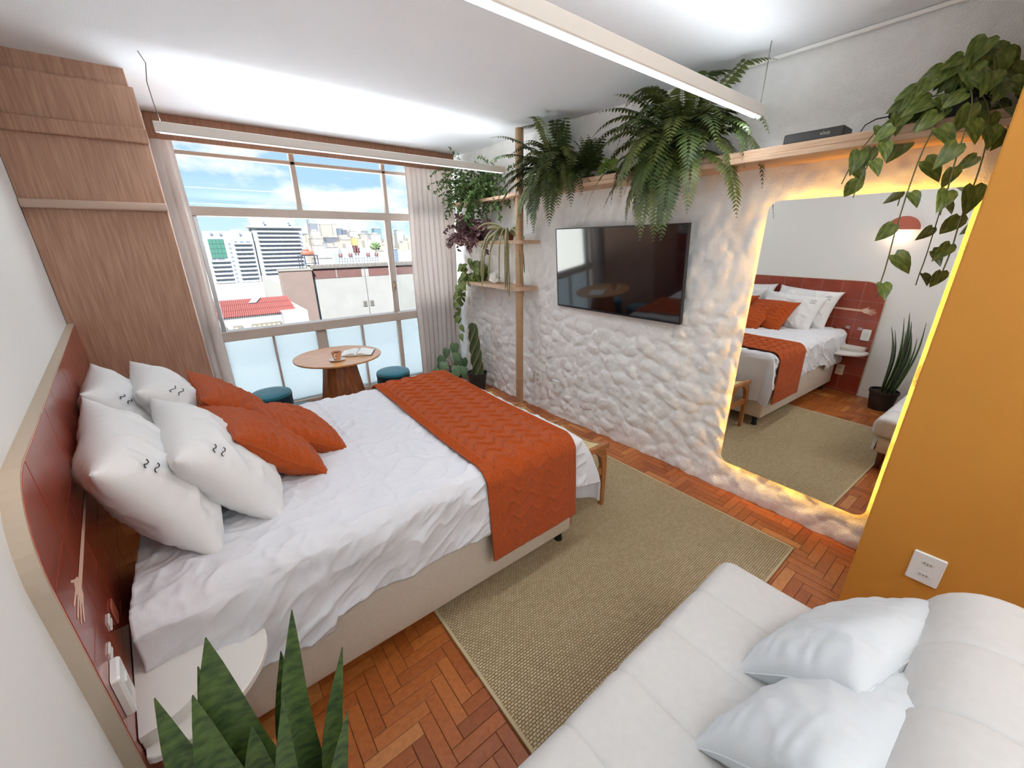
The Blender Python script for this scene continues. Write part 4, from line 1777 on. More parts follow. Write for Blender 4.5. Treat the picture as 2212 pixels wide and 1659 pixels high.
def soilmb(x, y, z, r):
    q = MB()
    q.lathe([(r, z), (r * 0.6, z + 0.006), (0.0, z + 0.01)], x, y, 24)
    return q


# ---- ferns
def frond(p0, d0, L, droop, wl, rn, zmax=CE - 0.03, xmax=2.6, zside=None):
    q = MB()
    n = max(14, int(L / 0.021))
    st = L / n
    p, d = Vector(p0), Vector(d0).normalized()
    pts, ds = [p.copy()], [d.copy()]
    for k in range(n):
        t = k / n
        d = (d + Vector((0, 0, -1)) * droop * st * (0.6 + 1.6 * t)).normalized()
        nx = p + d * st
        if nx.z > zmax:
            d.z = min(d.z, 0.0)
            nx = p + d * st
        if nx.x > xmax:
            d.x = min(d.x, -0.02)
            nx = p + d * st
        p = nx
        pts.append(p.copy())
        ds.append(d.copy())
    q.tube(pts[::2] + [pts[-1]], [0.0026 * (1 - 0.75 * i / len(pts[::2])) for i in range(len(pts[::2]) + 1)], 4, False)
    side0 = ds[0].cross(Vector((0, 0, 1)))
    if side0.length < 0.1:
        side0 = Vector((0.6, 0.8, 0))
    side0.normalize()
    for k in range(2, n + 1):
        t = k / n
        ln = wl * (0.35 + 0.65 * math.sin(PI * min(1, (t + 0.12)) ** 0.9)) if t < 0.55 else wl * max(0.12, (1 - (t - 0.55) / 0.47) ** 0.8) * 0.98
        s = (side0 - ds[k] * side0.dot(ds[k])).normalized()
        up = s.cross(ds[k])
        for sg in (1, -1):
            dirn = (s * sg + ds[k] * 0.25 + up * rn.uniform(-0.05, 0.15) + Vector((0, 0, -0.18))).normalized()
            l_ = ln * rn.uniform(0.88, 1.08)
            w_ = min(st * 0.56, l_ * 0.24)
            a = pts[k]
            m = a + dirn * l_ * 0.22
            m2 = a + dirn * l_ * 0.66 + Vector((0, 0, -0.06 * l_))
            e = a + dirn * l_ + Vector((0, 0, -0.18 * l_)) + ds[k] * w_ * 0.5
            q.add([a, m + ds[k] * w_, m2 + ds[k] * w_ * 0.85, e, m2 - ds[k] * w_ * 0.55, m - ds[k] * w_ * 0.85], [(0, 1, 2, 3, 4, 5)])
    return q


def fern(name, label, c, specs, nrand, Lr, wl, mats, seed, pr=(0.05, 0.065, 0.08), azr=(95, 265), elr=(5, 80)):
    rn = random.Random(seed)
    r = thing(name, label, 'fern', c, 'ferns on the long shelf')
    obj('pot', potmb(c[0], c[1], c[2], *pr), POT, r, True)
    obj('soil', soilmb(c[0], c[1], c[2] + pr[2] * 0.9, pr[1] * 0.93), SOIL, r)
    top = Vector((c[0], c[1], c[2] + pr[2]))
    for az, el, L, droop in specs:
        a, e = math.radians(az), math.radians(el)
        d = Vector((math.cos(a) * math.cos(e), math.sin(a) * math.cos(e), math.sin(e)))
        obj('frond', frond(top + d * 0.02, d, L, droop, wl, rn), rn.choice(mats), r)
    for k in range(nrand):
        a = math.radians(rn.uniform(*azr))
        e = math.radians(rn.uniform(*elr))
        d = Vector((math.cos(a) * math.cos(e), math.sin(a) * math.cos(e), math.sin(e)))
        L = rn.uniform(*Lr)
        obj('frond', frond(top + d * 0.02, d, L, rn.uniform(2.2, 6.0), wl * rn.uniform(0.8, 1.1), rn), rn.choice(mats), r)
    return r


# azimuth: 180 = out of the wall into the room, 90 = towards the window, 270 = towards the mirror
fern('potted_fern', 'dark Boston fern on the long shelf just right of the wooden post', (2.52, 2.60, 2.058),
     [(108, 40, 0.74, 1.2), (126, 52, 0.66, 1.3), (150, 72, 0.56, 1.0), (230, 80, 0.48, 0.8), (210, 78, 0.50, 0.9), (245, 70, 0.44, 1.2),
      (185, 25, 0.60, 8.0), (175, 15, 0.54, 9.0), (160, 20, 0.52, 8.0), (215, 15, 0.36, 8.0), (120, 15, 0.46, 5.0), (105, 25, 0.52, 3.0)],
     36, (0.40, 0.64), 0.086, [FERN, FERN, FERN2], 3)
fern('potted_fern', 'largest bushy fern on the long shelf left of the mirror under the lamp', (2.52, 1.53, 2.058),
     [(120, 55, 0.60, 1.7), (135, 62, 0.55, 1.9), (110, 48, 0.62, 2.0), (250, 72, 0.62, 1.2), (265, 62, 0.66, 1.5), (258, 48, 0.66, 2.6), (268, 40, 0.72, 3.4), (255, 38, 0.62, 4.4),
      (180, 35, 0.60, 8.0), (172, 25, 0.66, 8.5), (160, 20, 0.58, 8.0), (195, 28, 0.52, 8.0), (205, 20, 0.50, 8.0), (150, 15, 0.5, 7.5), (140, 10, 0.55, 6.0),
      (188, 50, 0.56, 7.0), (176, 58, 0.58, 6.5), (120, 8, 0.5, 5.5)],
     48, (0.42, 0.68), 0.092, [FERN, FERN2, FERN2], 5, azr=(100, 262))
fern('potted_fern', 'small dark fern on the long shelf between the two big ferns', (2.53, 2.27, 2.058), [], 26, (0.18, 0.32), 0.055, [FERN], 8, (0.035, 0.045, 0.06))

r = thing('potted_succulent', 'lime green leafy rosette on the long shelf left of the largest fern', 'plant', (2.48, 2.03, 2.058))
obj('pot', potmb(2.48, 2.03, 2.058, 0.035, 0.045, 0.055), POT, r, True)
lm = meshof('leaf', heart_leaf(0.42), LEAFL, True)
rn = random.Random(4)
for k in range(26):
    a, e = rn.uniform(0, 2 * PI), math.radians(rn.uniform(-20, 75))
    d = Vector((math.cos(a) * math.cos(e), math.sin(a) * math.cos(e), math.sin(e)))
    if d.x > 0.5:
        d.x *= 0.3
    p = Vector((2.48, 2.03, 2.12)) + d * rn.uniform(0.01, 0.06)
    inst('leaf', lm, r, leaf_matrix(p, d, rn.uniform(0.035, 0.055)))


# ---- trailing plants with heart leaves
def trail_path(p0, d0, L, droop, rn, n=16, wob=0.25):
    p, d = Vector(p0), Vector(d0).normalized()
    pts = [p.copy()]
    for k in range(n):
        d = (d + Vector((rn.uniform(-wob, wob), rn.uniform(-wob, wob), -droop)) * (L / n) * 6).normalized()
        p = p + d * (L / n)
        p.x = min(p.x, 2.585)
        pts.append(p.copy())
    return pts


def pothos(name, label, c, ncrown, crown_r, trails, lsize, mat, seed, potd=(0.06, 0.075, 0.1), group=None, squash=(1, 1, 1), up=0.06):
    rn = random.Random(seed)
    r = thing(name, label, 'plant', c, group)
    obj('pot', potmb(c[0], c[1], c[2], *potd), POT, r, True)
    obj('soil', soilmb(c[0], c[1], c[2] + potd[2] * 0.9, potd[1] * 0.93), SOIL, r)
    lm = meshof('leaf', heart_leaf(0.36, 1.0, 0.2, 0.3), mat, True)
    top = Vector((c[0], c[1], c[2] + potd[2]))
    for k in range(ncrown):
        a, e = rn.uniform(0, 2 * PI), math.radians(rn.uniform(-50, 80))
        d = Vector((math.cos(a) * math.cos(e), math.sin(a) * math.cos(e), math.sin(e)))
        rr = crown_r * rn.uniform(0.45, 1.0)
        p = top + Vector((d.x * squash[0], d.y * squash[1], d.z * squash[2])) * rr + Vector((0, 0, up * 0.5))
        p.x = min(p.x, 2.56)
        ld_ = (Vector((d.x, d.y, -0.4 - 0.6 * rn.random())) + Vector((rn.uniform(-.4, .4), rn.uniform(-.4, .4), 0))).normalized()
        inst('leaf', lm, r, leaf_matrix(p, ld_, lsize * rn.uniform(0.7, 1.15), (-0.75 + rn.uniform(-.4, .4), -0.5 + rn.uniform(-.4, .4), 0.4)))
    for (az, el, L, droop, nl) in trails:
        a, e = math.radians(az), math.radians(el)
        d = Vector((math.cos(a) * math.cos(e), math.sin(a) * math.cos(e), math.sin(e)))
        pts = trail_path(top + Vector((0, 0, 0.01)), d, L, droop, rn)
        q = MB()
        q.tube(pts, 0.0024, 5)
        v = obj('vine', q, STEM, r, True)
        for k in range(nl):
            t = 0.2 + 0.8 * (k + 0.5) / nl
            p = pts[min(int(t * (len(pts) - 1)), len(pts) - 1)]
            dd = Vector((rn.uniform(-0.9, 0.3), rn.uniform(-0.8, 0.8), -0.75))
            p2 = p + Vector((dd.x, dd.y, 0.1)) * 0.02
            inst('leaf', lm, r, leaf_matrix(p2, dd, lsize * rn.uniform(0.65, 1.05), (-0.8, -0.5, 0.35)))
    return r


pothos('trailing_pothos', 'large-leaved pothos trailing from the long shelf over the mirror corner', (2.50, 0.335, 2.058), 74, 0.19,
       [(150, 20, 0.55, 0.9, 6), (120, 25, 0.5, 0.9, 5), (190, 20, 0.62, 0.9, 6), (215, 10, 0.8, 1.1, 7), (170, 30, 0.9, 1.2, 7), (240, 10, 0.7, 1.2, 6), (110, 10, 0.35, 0.8, 4)],
       0.095, LEAFV, 31, squash=(0.8, 1.05, 0.95), up=0.04)
pothos('trailing_pothos', 'variegated pothos trailing from the lower plywood shelf beside the curtain', (2.48, 3.84, 1.249), 60, 0.15,
       [(120, 10, 0.5, 1.3, 9), (150, 10, 0.6, 1.3, 10), (180, 15, 0.45, 1.4, 8), (100, 20, 0.5, 1.4, 9), (135, 0, 0.7, 1.4, 9), (160, 5, 0.8, 1.4, 7)],
       0.088, LEAFV, 37, (0.045, 0.055, 0.07))


# ---- fine trailing plants
def bushy(name, label, c, nst, Lr, lsize, mat, seed, yr, potd, zup=(10, 75), droop=(0.7, 1.6), azr=(90, 270), leafw=0.3, dens=0.010, cat='plant', potmat=POT):
    rn = random.Random(seed)
    r = thing(name, label, cat, c)
    obj('pot', potmb(c[0], c[1], c[2], *potd), potmat, r, True)
    base_leaf = blade_leaf(leafw, 0.25)
    for k in range(nst):
        a = math.radians(rn.uniform(*azr))
        e = math.radians(rn.uniform(*zup))
        d = Vector((math.cos(a) * math.cos(e), math.sin(a) * math.cos(e), math.sin(e)))
        p0 = Vector((c[0] + rn.uniform(-0.04, 0.04), c[1] + rn.uniform(-yr, yr), c[2] + potd[2]))
        L = rn.uniform(*Lr)
        pts = trail_path(p0, d, L, rn.uniform(*droop), rn, 14, 0.35)
        q = MB()
        q.tube(pts, 0.0014, 3, False)
        nl = int(L / dens)
        for m in range(nl):
            t = 0.12 + 0.88 * (m + rn.random()) / nl
            f = min(t, 0.999) * (len(pts) - 1)
            i = int(f)
            p = pts[i].lerp(pts[i + 1], f - i)
            dd = Vector((rn.uniform(-1, 1), rn.uniform(-1, 1), rn.uniform(-0.8, 0.6)))
            mt = leaf_matrix(p, dd, lsize * rn.uniform(0.6, 1.15), (rn.uniform(-1, 0.3), rn.uniform(-1, .5), 0.6))
            x = mt @ Vector((0, 1, 0))
            if x.x > 2.6:
                continue
            q.add(base_leaf.v, base_leaf.f, mt)
        obj('trailing_stem', q, mat, r)
    return r


LG2 = M('leaf_small_green', S(106, 134, 66), 0.5, col2=S(64, 92, 46), vscale=14)
bushy('trailing_bush', 'dense fine-leaved green plant spilling over the end of the long shelf by the curtain', (2.50, 3.72, 2.058), 110, (0.24, 0.52), 0.034, LG2, 51, 0.34, (0.06, 0.07, 0.09), azr=(80, 285), zup=(-5, 80), droop=(0.4, 1.5))
bushy('purple_trailing_plant', 'purple-leaved trailing plant on the plywood shelf beside the curtain', (2.45, 3.72, 1.667), 90, (0.14, 0.30), 0.045, PURPLE, 57, 0.20, (0.05, 0.06, 0.075), azr=(80, 290), zup=(0, 75), potmat=POTT)

# ---- rat-tail cactus
r = thing('hanging_cactus', 'grey-green rat-tail cactus with long stems hanging from the plywood shelf', 'cactus', (2.47, 3.19, 1.667))
obj('pot', potmb(2.47, 3.19, 1.667, 0.045, 0.055, 0.06), POTT, r, True)
rn = random.Random(71)
for k in range(27):
    a = math.radians(rn.uniform(100, 275))
    e = math.radians(rn.uniform(15, 65))
    d = Vector((math.cos(a) * math.cos(e), math.sin(a) * math.cos(e), math.sin(e)))
    L = rn.uniform(0.2, 0.34) if k < 13 else rn.uniform(0.5, 0.78)
    n = 22
    p = Vector((2.47, 3.19, 1.72)) + Vector((d.x, d.y, 0)) * 0.03
    pts = [p.copy()]
    for m in range(n):
        d = (d + Vector((rn.uniform(-.18, .18), rn.uniform(-.22, .22), -1.0 if k < 13 else -1.7)) * (L / n) * 6).normalized()
        p = p + d * L / n
        p.x = min(p.x, 2.57)
        pts.append(p.copy())
    w = 0.0125 if k < 13 else 0.008
    q = MB()
    q.tube(pts, [w * (1 - 0.35 * m / n) for m in range(n)] + [w * 0.3], 7)
    obj('stem', q, RAT, r, True)

# ---- white coral
r = thing('coral_ornament', 'small white branching coral ornament on the lower plywood shelf', 'ornament', (2.47, 3.42, 1.249))
rn = random.Random(5)
for k in range(26):
    a = math.radians(-80 + 160 * (k + 0.5) / 26)
    tl = rn.uniform(-0.5, 0.5)
    d = Vector((-0.35 * tl - 0.1, math.sin(a) * 0.85, math.cos(a))).normalized()
    p = Vector((2.47, 3.42, 1.252))
    pts, L = [p.copy()], rn.uniform(0.085, 0.115)
    for m in range(5):
        p = p + (d + Vector((rn.uniform(-.2, .2), rn.uniform(-.25, .25), 0.12))).normalized() * L / 5
        p.z = max(p.z, 1.258)
        pts.append(p.copy())
    q = MB()
    q.tube(pts, [0.008, 0.010, 0.011, 0.0135, 0.012, 0.006], 7)
    obj('branch', q, CORAL, r, True)

# ---- spiral cactus on the floor
cxx, cyy = 2.40, 3.73
r = thing('spiral_cactus', 'tall spiral-ribbed cactus in a black pot on the floor by the wall', 'cactus', (cxx, cyy, 0))
obj('pot', potmb(cxx, cyy, 0.0, 0.085, 0.112, 0.215), POT, r, True)
obj('soil', soilmb(cxx, cyy, 0.19, 0.105), SOIL, r)
q = MB()
nr, nzc = 40, 46
ribs = 5


def cac(i, j):
    a, t = 2 * PI * i / nr, j / (nzc - 1)
    tw = a + 0.0
    rad = 0.068 * (1 - 0.30 * t ** 2.5) * (math.sqrt(max(0.0, 1 - max(0, (t - 0.93) / 0.07) ** 2)) * 0.98 + 0.02)
    rad *= 0.74 + 0.26 * (0.5 + 0.5 * math.cos(ribs * (a - 5.2 * t))) ** 0.7
    return (cxx + 0.015 - 0.03 * t + rad * math.cos(a), cyy + 0.04 * t + rad * math.sin(a), 0.195 + 0.60 * t)


q.grid(cac, nr, nzc, True)
obj('trunk', q, CACT, r, 'all')
for b in range(ribs):
    pts = []
    for j in range(nzc - 3):
        t = j / (nzc - 1)
        a = 2 * PI * b / ribs + 5.2 * t
        rad = 0.068 * (1 - 0.30 * t ** 2.5) * 1.0
        pts.append((cxx + 0.015 - 0.03 * t + rad * math.cos(a), cyy + 0.04 * t + rad * math.sin(a), 0.195 + 0.60 * t))
    q = MB()
    q.tube(pts, 0.0038, 5)
    obj('rib', q, RIBM, r, True)

# ---- philodendron on the floor
px, py = 2.27, 4.03
r = thing('potted_philodendron', 'broad-leaved grey-green plant in a dark pot at the foot of the curtain', 'plant', (px, py, 0))
obj('pot', potmb(px, py, 0.0, 0.07, 0.09, 0.16), POT, r, True)
obj('soil', soilmb(px, py, 0.142, 0.084), SOIL, r)
lm = meshof('leaf', heart_leaf(0.36, 1.0, 0.15, 0.25), LEAFG, True)
rn = random.Random(12)
for dx, dy, z, s in ((0.02, 0.0, 0.52, 0.13), (0.03, -0.05, 0.36, 0.13), (-0.03, -0.1, 0.27, 0.14), (0.05, -0.12, 0.24, 0.12), (-0.14, 0.03, 0.30, 0.13), (-0.1, 0.1, 0.36, 0.12), (0.0, -0.07, 0.42, 0.12),
                     (-0.20, 0.02, 0.24, 0.13), (-0.1, -0.1, 0.2, 0.13), (0.1, -0.05, 0.33, 0.11), (-0.16, -0.06, 0.33, 0.12), (-0.05, 0.06, 0.45, 0.11)):
    b = Vector((px, py, 0.15))
    e = Vector((px + dx, py + dy, z))
    q = MB()
    q.tube([b, b.lerp(e, 0.5) + Vector((0, 0, 0.03)), e], 0.0035, 6)
    obj('stalk', q, STEM, r, True)
    inst('leaf', lm, r, leaf_matrix(e, (dx * 2 - 0.15, dy * 2 - 0.1, -0.8), s * 1.2, (-0.5, -0.8, 0.35)))

# ---- snake plant by the left wall
px, py = -0.085, 0.735
r = thing('snake_plant', 'snake plant with upright pointed leaves in a dark pot by the left wall', 'plant', (px, py, 0))
obj('pot', potmb(px, py, 0.0, 0.09, 0.115, 0.2), POT, r, True)
obj('soil', soilmb(px, py, 0.18, 0.106), SOIL, r)


def snake_leaf(b, e, w, face, bend_=0.04):
    b, e = Vector(b), Vector(e)
    ax = (e - b)
    L = ax.length
    ax.normalize()
    f = Vector(face)
    f = (f - ax * f.dot(ax)).normalized()
    s = ax.cross(f)
    q_ = MB()
    n = 16
    prof = []
    for k in range(n):
        t = k / (n - 1)
        ww = w * (0.55 + 0.9 * t) if t < 0.5 else w * 1.0 * max(0.0, 1 - ((t - 0.5) / 0.5) ** 2.0) ** 0.9
        ww = max(ww, 0.0012)
        c = b + ax * L * t + f * bend_ * math.sin(PI * t) + s * 0.012 * math.sin(2.2 * PI * t)
        tw = 0.5 * (t - 0.5)
        s2 = (s * math.cos(tw) + f * math.sin(tw))
        f2 = (f * math.cos(tw) - s * math.sin(tw))
        th = 0.005 * (1 - 0.7 * t)
        prof.append((c, s2, f2, ww, th))
    vs, fs = [], []
    for c, s2, f2, ww, th in prof:
        vs += [c - s2 * ww + f2 * ww * 0.3, c + f2 * th * 0.2, c + s2 * ww + f2 * ww * 0.3, c + s2 * ww * 0.8 + f2 * (ww * 0.22 - th), c - f2 * th * 1.6, c - s2 * ww * 0.8 + f2 * (ww * 0.22 - th)]
    for k in range(n - 1):
        for m in range(6):
            fs.append((6 * k + m, 6 * k + (m + 1) % 6, 6 * k + 6 + (m + 1) % 6, 6 * k + 6 + m))
    q_.add(vs, fs)
    return q_


face = (0.3, 0.45, 0.8)
face = (0.05, -0.75, 0.5)
for b, e, w in (((-0.10, 0.74, 0.18), (-0.127, 0.745, 0.985), 0.058), ((-0.06, 0.73, 0.18), (0.007, 0.75, 0.95), 0.032), ((-0.12, 0.72, 0.18), (-0.216, 0.75, 0.905), 0.036),
                ((-0.04, 0.72, 0.18), (0.075, 0.70, 0.84), 0.024), ((-0.10, 0.70, 0.18), (-0.165, 0.72, 0.90), 0.042), ((-0.05, 0.755, 0.18), (-0.03, 0.79, 0.82), 0.03),
                ((-0.09, 0.69, 0.18), (-0.10, 0.68, 0.80), 0.045), ((-0.12, 0.765, 0.18), (-0.17, 0.85, 0.83), 0.034), ((-0.04, 0.69, 0.18), (0.05, 0.61, 0.78), 0.024), ((-0.08, 0.67, 0.18), (-0.04, 0.60, 0.92), 0.026)):
    obj('leaf', snake_leaf(b, e, w, face, 0.03), SANS, r, True)

# ================================================================== THE CITY OUTSIDE
BWHT = M('tower_white', X(222, 234, 250), 0.8)
BWHT2 = M('tower_band_white', X(240, 244, 250), 0.8)
BWIN = M('tower_window', X(158, 176, 204), 0.4)
BGRN = M('tower_green_glass', X(110, 178, 160), 0.15)
BGRN2 = M('tower_green_frame', X(70, 128, 116), 0.4)


def tower(name, label, x0, x1, ztop, zbot, y, stacks, roof, glass=None, smalls=()):
    r = thing(name, label, 'building', ((x0 + x1) / 2, y + 8, zbot), 'apartment towers outside the window')
    q_ = MB()
    q_.box(x0, x1, y, y + 16, zbot, ztop)
    obj('wall', q_, BWHT, r)
    for a, b, z0, z1, dy in roof:
        q_ = MB()
        q_.box(a, b, y + dy, y + 14, z0, z1)
        obj('roof_block', q_, BWHT2 if z1 - z0 < 2 else BWHT, r)
    for a, b, z0, n in stacks:
        for k in range(n):
            z = z0 - k * 3.02
            q_ = MB()
            q_.box(a, b, y - 1.3, y + 0.05, z - 2.25, z - 1.15)
            obj('balcony', q_, BWHT2, r)
            xx = a + 0.8
            rn_ = random.Random(int(a * 10) + k)
            q_ = MB()
            while xx < b - 1.5:
                w_ = rn_.uniform(1.4, 4.2)
                q_.box(xx, min(xx + w_, b - 0.4), y - 0.12, y + 0.1, z - 1.15, z - 0.12)
                xx += w_ + rn_.uniform(0.5, 1.8)
            obj('window_band', q_, BWIN, r, kind='stuff')
    for (x, z) in smalls:
        q_ = MB()
        q_.box(x - 0.7, x + 0.7, y - 0.1, y + 0.1, z - 0.7, z + 0.7)
        obj('window', q_, BWIN, r)
    if glass:
        a, b, z0, z1 = glass
        for k in range(4):
            for m in range(4):
                q_ = MB()
                wx, wz = (b - a) / 4, (z1 - z0) / 4
                q_.box(a + m * wx + 0.12, a + (m + 1) * wx - 0.12, y - 0.35, y - 0.2, z0 + k * wz + 0.15, z0 + (k + 1) * wz - 0.25)
                obj('pane', q_, BGRN, r)
        q_ = MB()
        q_.box(a, b, y - 0.25, y + 0.05, z0, z1)
        obj('glazing_frame', q_, BGRN2, r)
    return r


tower('apartment_tower', 'pale apartment tower with green glazed top floors at the left of the view', 12.6, 42.5, 6.2, -62, 370,
      [(13.4, 24.6, -7.9, 16), (29.6, 40.6, 4.0, 20)], [(12.9, 42.5, 6.2, 10.9, 0.5), (30, 37, 10.9, 12.4, 4)], (14.6, 23.9, -7.7, 5.4),
      [(27.0, 2.0 - 3.02 * k) for k in range(12)] + [(17.5, 8.9), (23.0, 8.7), (35.0, 8.7)])
tower('apartment_tower', 'taller pale apartment tower with long balconies rising right behind its neighbour', 43.0, 77.5, 13.6, -62, 372,
      [(46.0, 74.6, 12.6, 11), (46.0, 60.0, -20.6, 10)], [(40.6, 77.0, 13.6, 15.0, -1.6), (43.5, 74.0, 15.0, 23.0, 1.5)], None,
      [(76.0, 9.0 - 3.02 * k) for k in range(8)] + [(52, 17), (69, 17)])

FM = [facade_mat('facade_cream', X(244, 238, 222), X(196, 190, 176), 3.4, 3.2, 1.1), facade_mat('facade_white', X(240, 242, 244), X(178, 188, 200), 4.2, 3.1, 1.2),
      facade_mat('facade_grey', X(176, 188, 206), X(120, 136, 162), 3.0, 3.4, 0.7), facade_mat('facade_blue', X(150, 176, 206), X(96, 126, 168), 2.6, 3.2, 0.5),
      facade_mat('facade_dark', X(136, 146, 168), X(84, 98, 128), 3.4, 3.0, 0.9), facade_mat('facade_teal', X(150, 200, 214), X(110, 168, 196), 4, 4, 0.4),
      facade_mat('facade_stripe', X(238, 234, 224), X(130, 132, 140), 2.2, 40, 0.9)]
ROOFM = M('roof_pale', X(232, 230, 224), 0.8)
sky_list = [
    ('glass office tower with a slanted dark top, tallest left of the far skyline', 340.6, 364.1, -40, 63.7, 1500, 2), ('white block in front of the glass office tower on the skyline', 314.9, 344.3, -40, 39.0, 1400, 1),
    ('ornate twin-gabled tower on the far skyline', 361.0, 391.0, -40, 60.2, 1450, 0), ('slimmest tall tower on the far skyline', 388.7, 402.4, -40, 60.9, 1420, 0),
    ('pale blue tower right of the slim tower', 392.0, 409.0, -40, 46.0, 1380, 3), ('dark blue glass tower beside the pale blue one', 400.0, 414.1, -40, 41.4, 1360, 4),
    ('white tower below the skyline mast', 417.8, 436.4, -40, 37.3, 1350, 1), ('white tower with dark vertical stripes', 366.6, 385.9, -50, 24.2, 1100, 6),
    ('greenish capped tower behind the striped one', 510.4, 528.5, -40, 43.2, 1500, 2), ('teal glass tower near the window sash', 477.4, 499.6, -40, 44.8, 1300, 5),
    ('broad white block under the teal tower', 358.3, 382.2, -60, 22.3, 1000, 1), ('cream block behind the red water tank', 179.2, 199.3, -70, 10.3, 800, 0),
    ('cream apartment block right of the radio mast', 135.2, 150.4, -70, -0.1, 600, 0), ('narrow blue-grey block beside the cream apartment block', 159.0, 164.1, -70, 3.3, 640, 2),
    ('dark grey slab in the middle of the city', 230.8, 255.2, -70, 13.6, 900, 4), ('white block with many small windows below the dark slab', 132.3, 144.9, -70, -2.3, 520, 1),
    ('cream block in the middle of the city', 233.2, 256.4, -70, 8.4, 820, 0), ('tall cream block right of the red-topped building', 167.7, 173.4, -70, -6.1, 450, 0),
    ('white block seen through the right sash, lower one', 174.0, 181.3, -70, -4.8, 430, 3), ('tall white block seen through the right sash', 380.6, 395.0, -70, 28.3, 900, 1),
    ('pale grey block at the far right of the skyline', 403.2, 418.8, -70, 22.5, 1000, 0), ('white block with striped front below the mast', 271.1, 284.0, -70, 11.2, 850, 6),
    ('cream block left of the tree', 279.1, 291.7, -70, 6.5, 800, 0), ('grey block just right of the tall pale tower', 249.4, 263.9, -70, 26.7, 1200, 4),
    ('low white building in front of the cream apartment block', 79.6, 92.0, -70, -9.0, 350, 1)]
for lab, x0, x1, z0, z1, y, k in sky_list:
    r = thing('city_building', lab, 'building', ((x0 + x1) / 2, y + 8, z0), 'city buildings outside the window')
    q = MB()
    d = (x1 - x0)
    q.box(x0, x1, y, y + min(d, 25), z0, z1)
    obj('wall', q, FM[k], r)
    q = MB()
    if 'gabled' in lab:
        for c in (0.28, 0.72):
            q.lathe([(d * 0.2, z1), (d * 0.12, z1 + 5), (0.0, z1 + 9)], x0 + d * c, y + 6, 8)
    else:
        q.box(x0 + d * 0.2, x0 + d * 0.7, y + 2, y + 12, z1, z1 + d * 0.16)
    obj('roof_block', q, ROOFM, r)
    q = MB()
    q.box(x0 - d * 0.015, x1 + d * 0.015, y - 0.5, y + min(d, 25) + 0.5, z1, z1 + d * 0.035)
    obj('parapet', q, ROOFM, r)
# a carpet of lower city blocks behind the named ones
rn = random.Random(77)
q = MB()
for m in range(300):
    y = rn.uniform(650, 1500)
    x = rn.uniform(0.15, 0.5) * y
    w = rn.uniform(10, 26)
    h = rn.uniform(-28, 8) if y < 1000 else rn.uniform(-15, 24)
    q.box(x, x + w, y, y + w, -90, h)
obj('distant_blocks', q, FM[0], label='crowd of small pale buildings filling the far city', cat='buildings', kind='stuff')
q = MB()
q.box(-900, 1600, 60, 3000, -92, -90)
obj('city_ground', q, M('city_ground', S(190, 192, 186), 0.9), label=None, kind='structure')
q = MB()
q.tube([(419.2, 1350, 36), (419.2, 1350, 66)], [0.7, 0.3], 6)
obj('skyline_mast', q, M('mast_grey', X(130, 150, 170), 0.6), label='thin antenna mast standing on the far skyline', cat='mast')

# red-topped white apartment building
r = thing('apartment_building', 'white apartment building with dark red roof corners in the middle distance', 'building', (136, 430, -60))
q = MB()
q.box(115.9, 156.2, 420, 436, -60, -7.1)
obj('wall', q, BWHT, r)
q = MB()
q.box(120.5, 149.7, 424, 434, -7.1, -2.7)
obj('roof_block', q, BWHT, r)
RED = M('brick_red', X(150, 66, 70), 0.8)
for x in (116.4, 126.0, 143.4, 152.0):
    q = MB()
    q.box(x, x + 1.2, 419.4, 420.2, -9.6, -7.2)
    q.box(x + 2.2, x + 3.4, 419.4, 420.2, -9.6, -7.2)
    q.box(x, x + 3.4, 419.4, 420.2, -10.4, -9.4)
    obj('roof_corner', q, RED, r)
q = MB()
q.box(132.2, 133.4, 419.2, 425, -8.6, -0.2)
q.box(134.8, 136.0, 419.2, 425, -8.6, -0.2)
obj('tower_post', q, RED, r)
q = MB()
q.box(131.6, 136.6, 420.5, 425, 0.0, 6.4)
obj('water_tank', q, M('tank_yellow', X(240, 206, 120), 0.7), r)
for col_, x in enumerate((116.6, 119.0, 121.6, 124.2, 126.8, 129.4, 132.6, 135.2, 138.4, 141.0, 144.0, 146.6, 149.2, 152.2, 154.6)):
    q = MB()
    for k in range(9):
        z = -11.4 - k * 2.6
        q.box(x - 0.45, x + 0.45, 419.6, 420.1, z - 1.1, z)
    obj('window_column', q, BWIN, r, kind='stuff')

# a tree on the slope
r = thing('city_tree', 'round green tree standing among the far buildings', 'tree', (219, 600, -20))
rn = random.Random(2)
q = MB()
for k in range(420):
    a, e = rn.uniform(0, 2 * PI), math.asin(rn.uniform(-0.8, 1))
    rr = rn.uniform(0.6, 1) * 7
    p = Vector((219.5 + rr * math.cos(a) * math.cos(e), 600 + rr * math.sin(a) * math.cos(e), -2.0 + rr * 0.85 * math.sin(e)))
    q.add(blade_leaf(0.4).v, blade_leaf(0.4).f, leaf_matrix(p, (rn.uniform(-1, 1), rn.uniform(-1, 1), rn.uniform(-1, 1)), 2.2))
obj('crown', q, M('tree_crown', X(150, 190, 120), 0.8), r)
q = MB()
q.tube([(219.5, 600, -22), (219.5, 600, -4)], [0.7, 0.4], 8)
obj('trunk', q, M('tree_bark', X(110, 90, 70), 0.9), r)

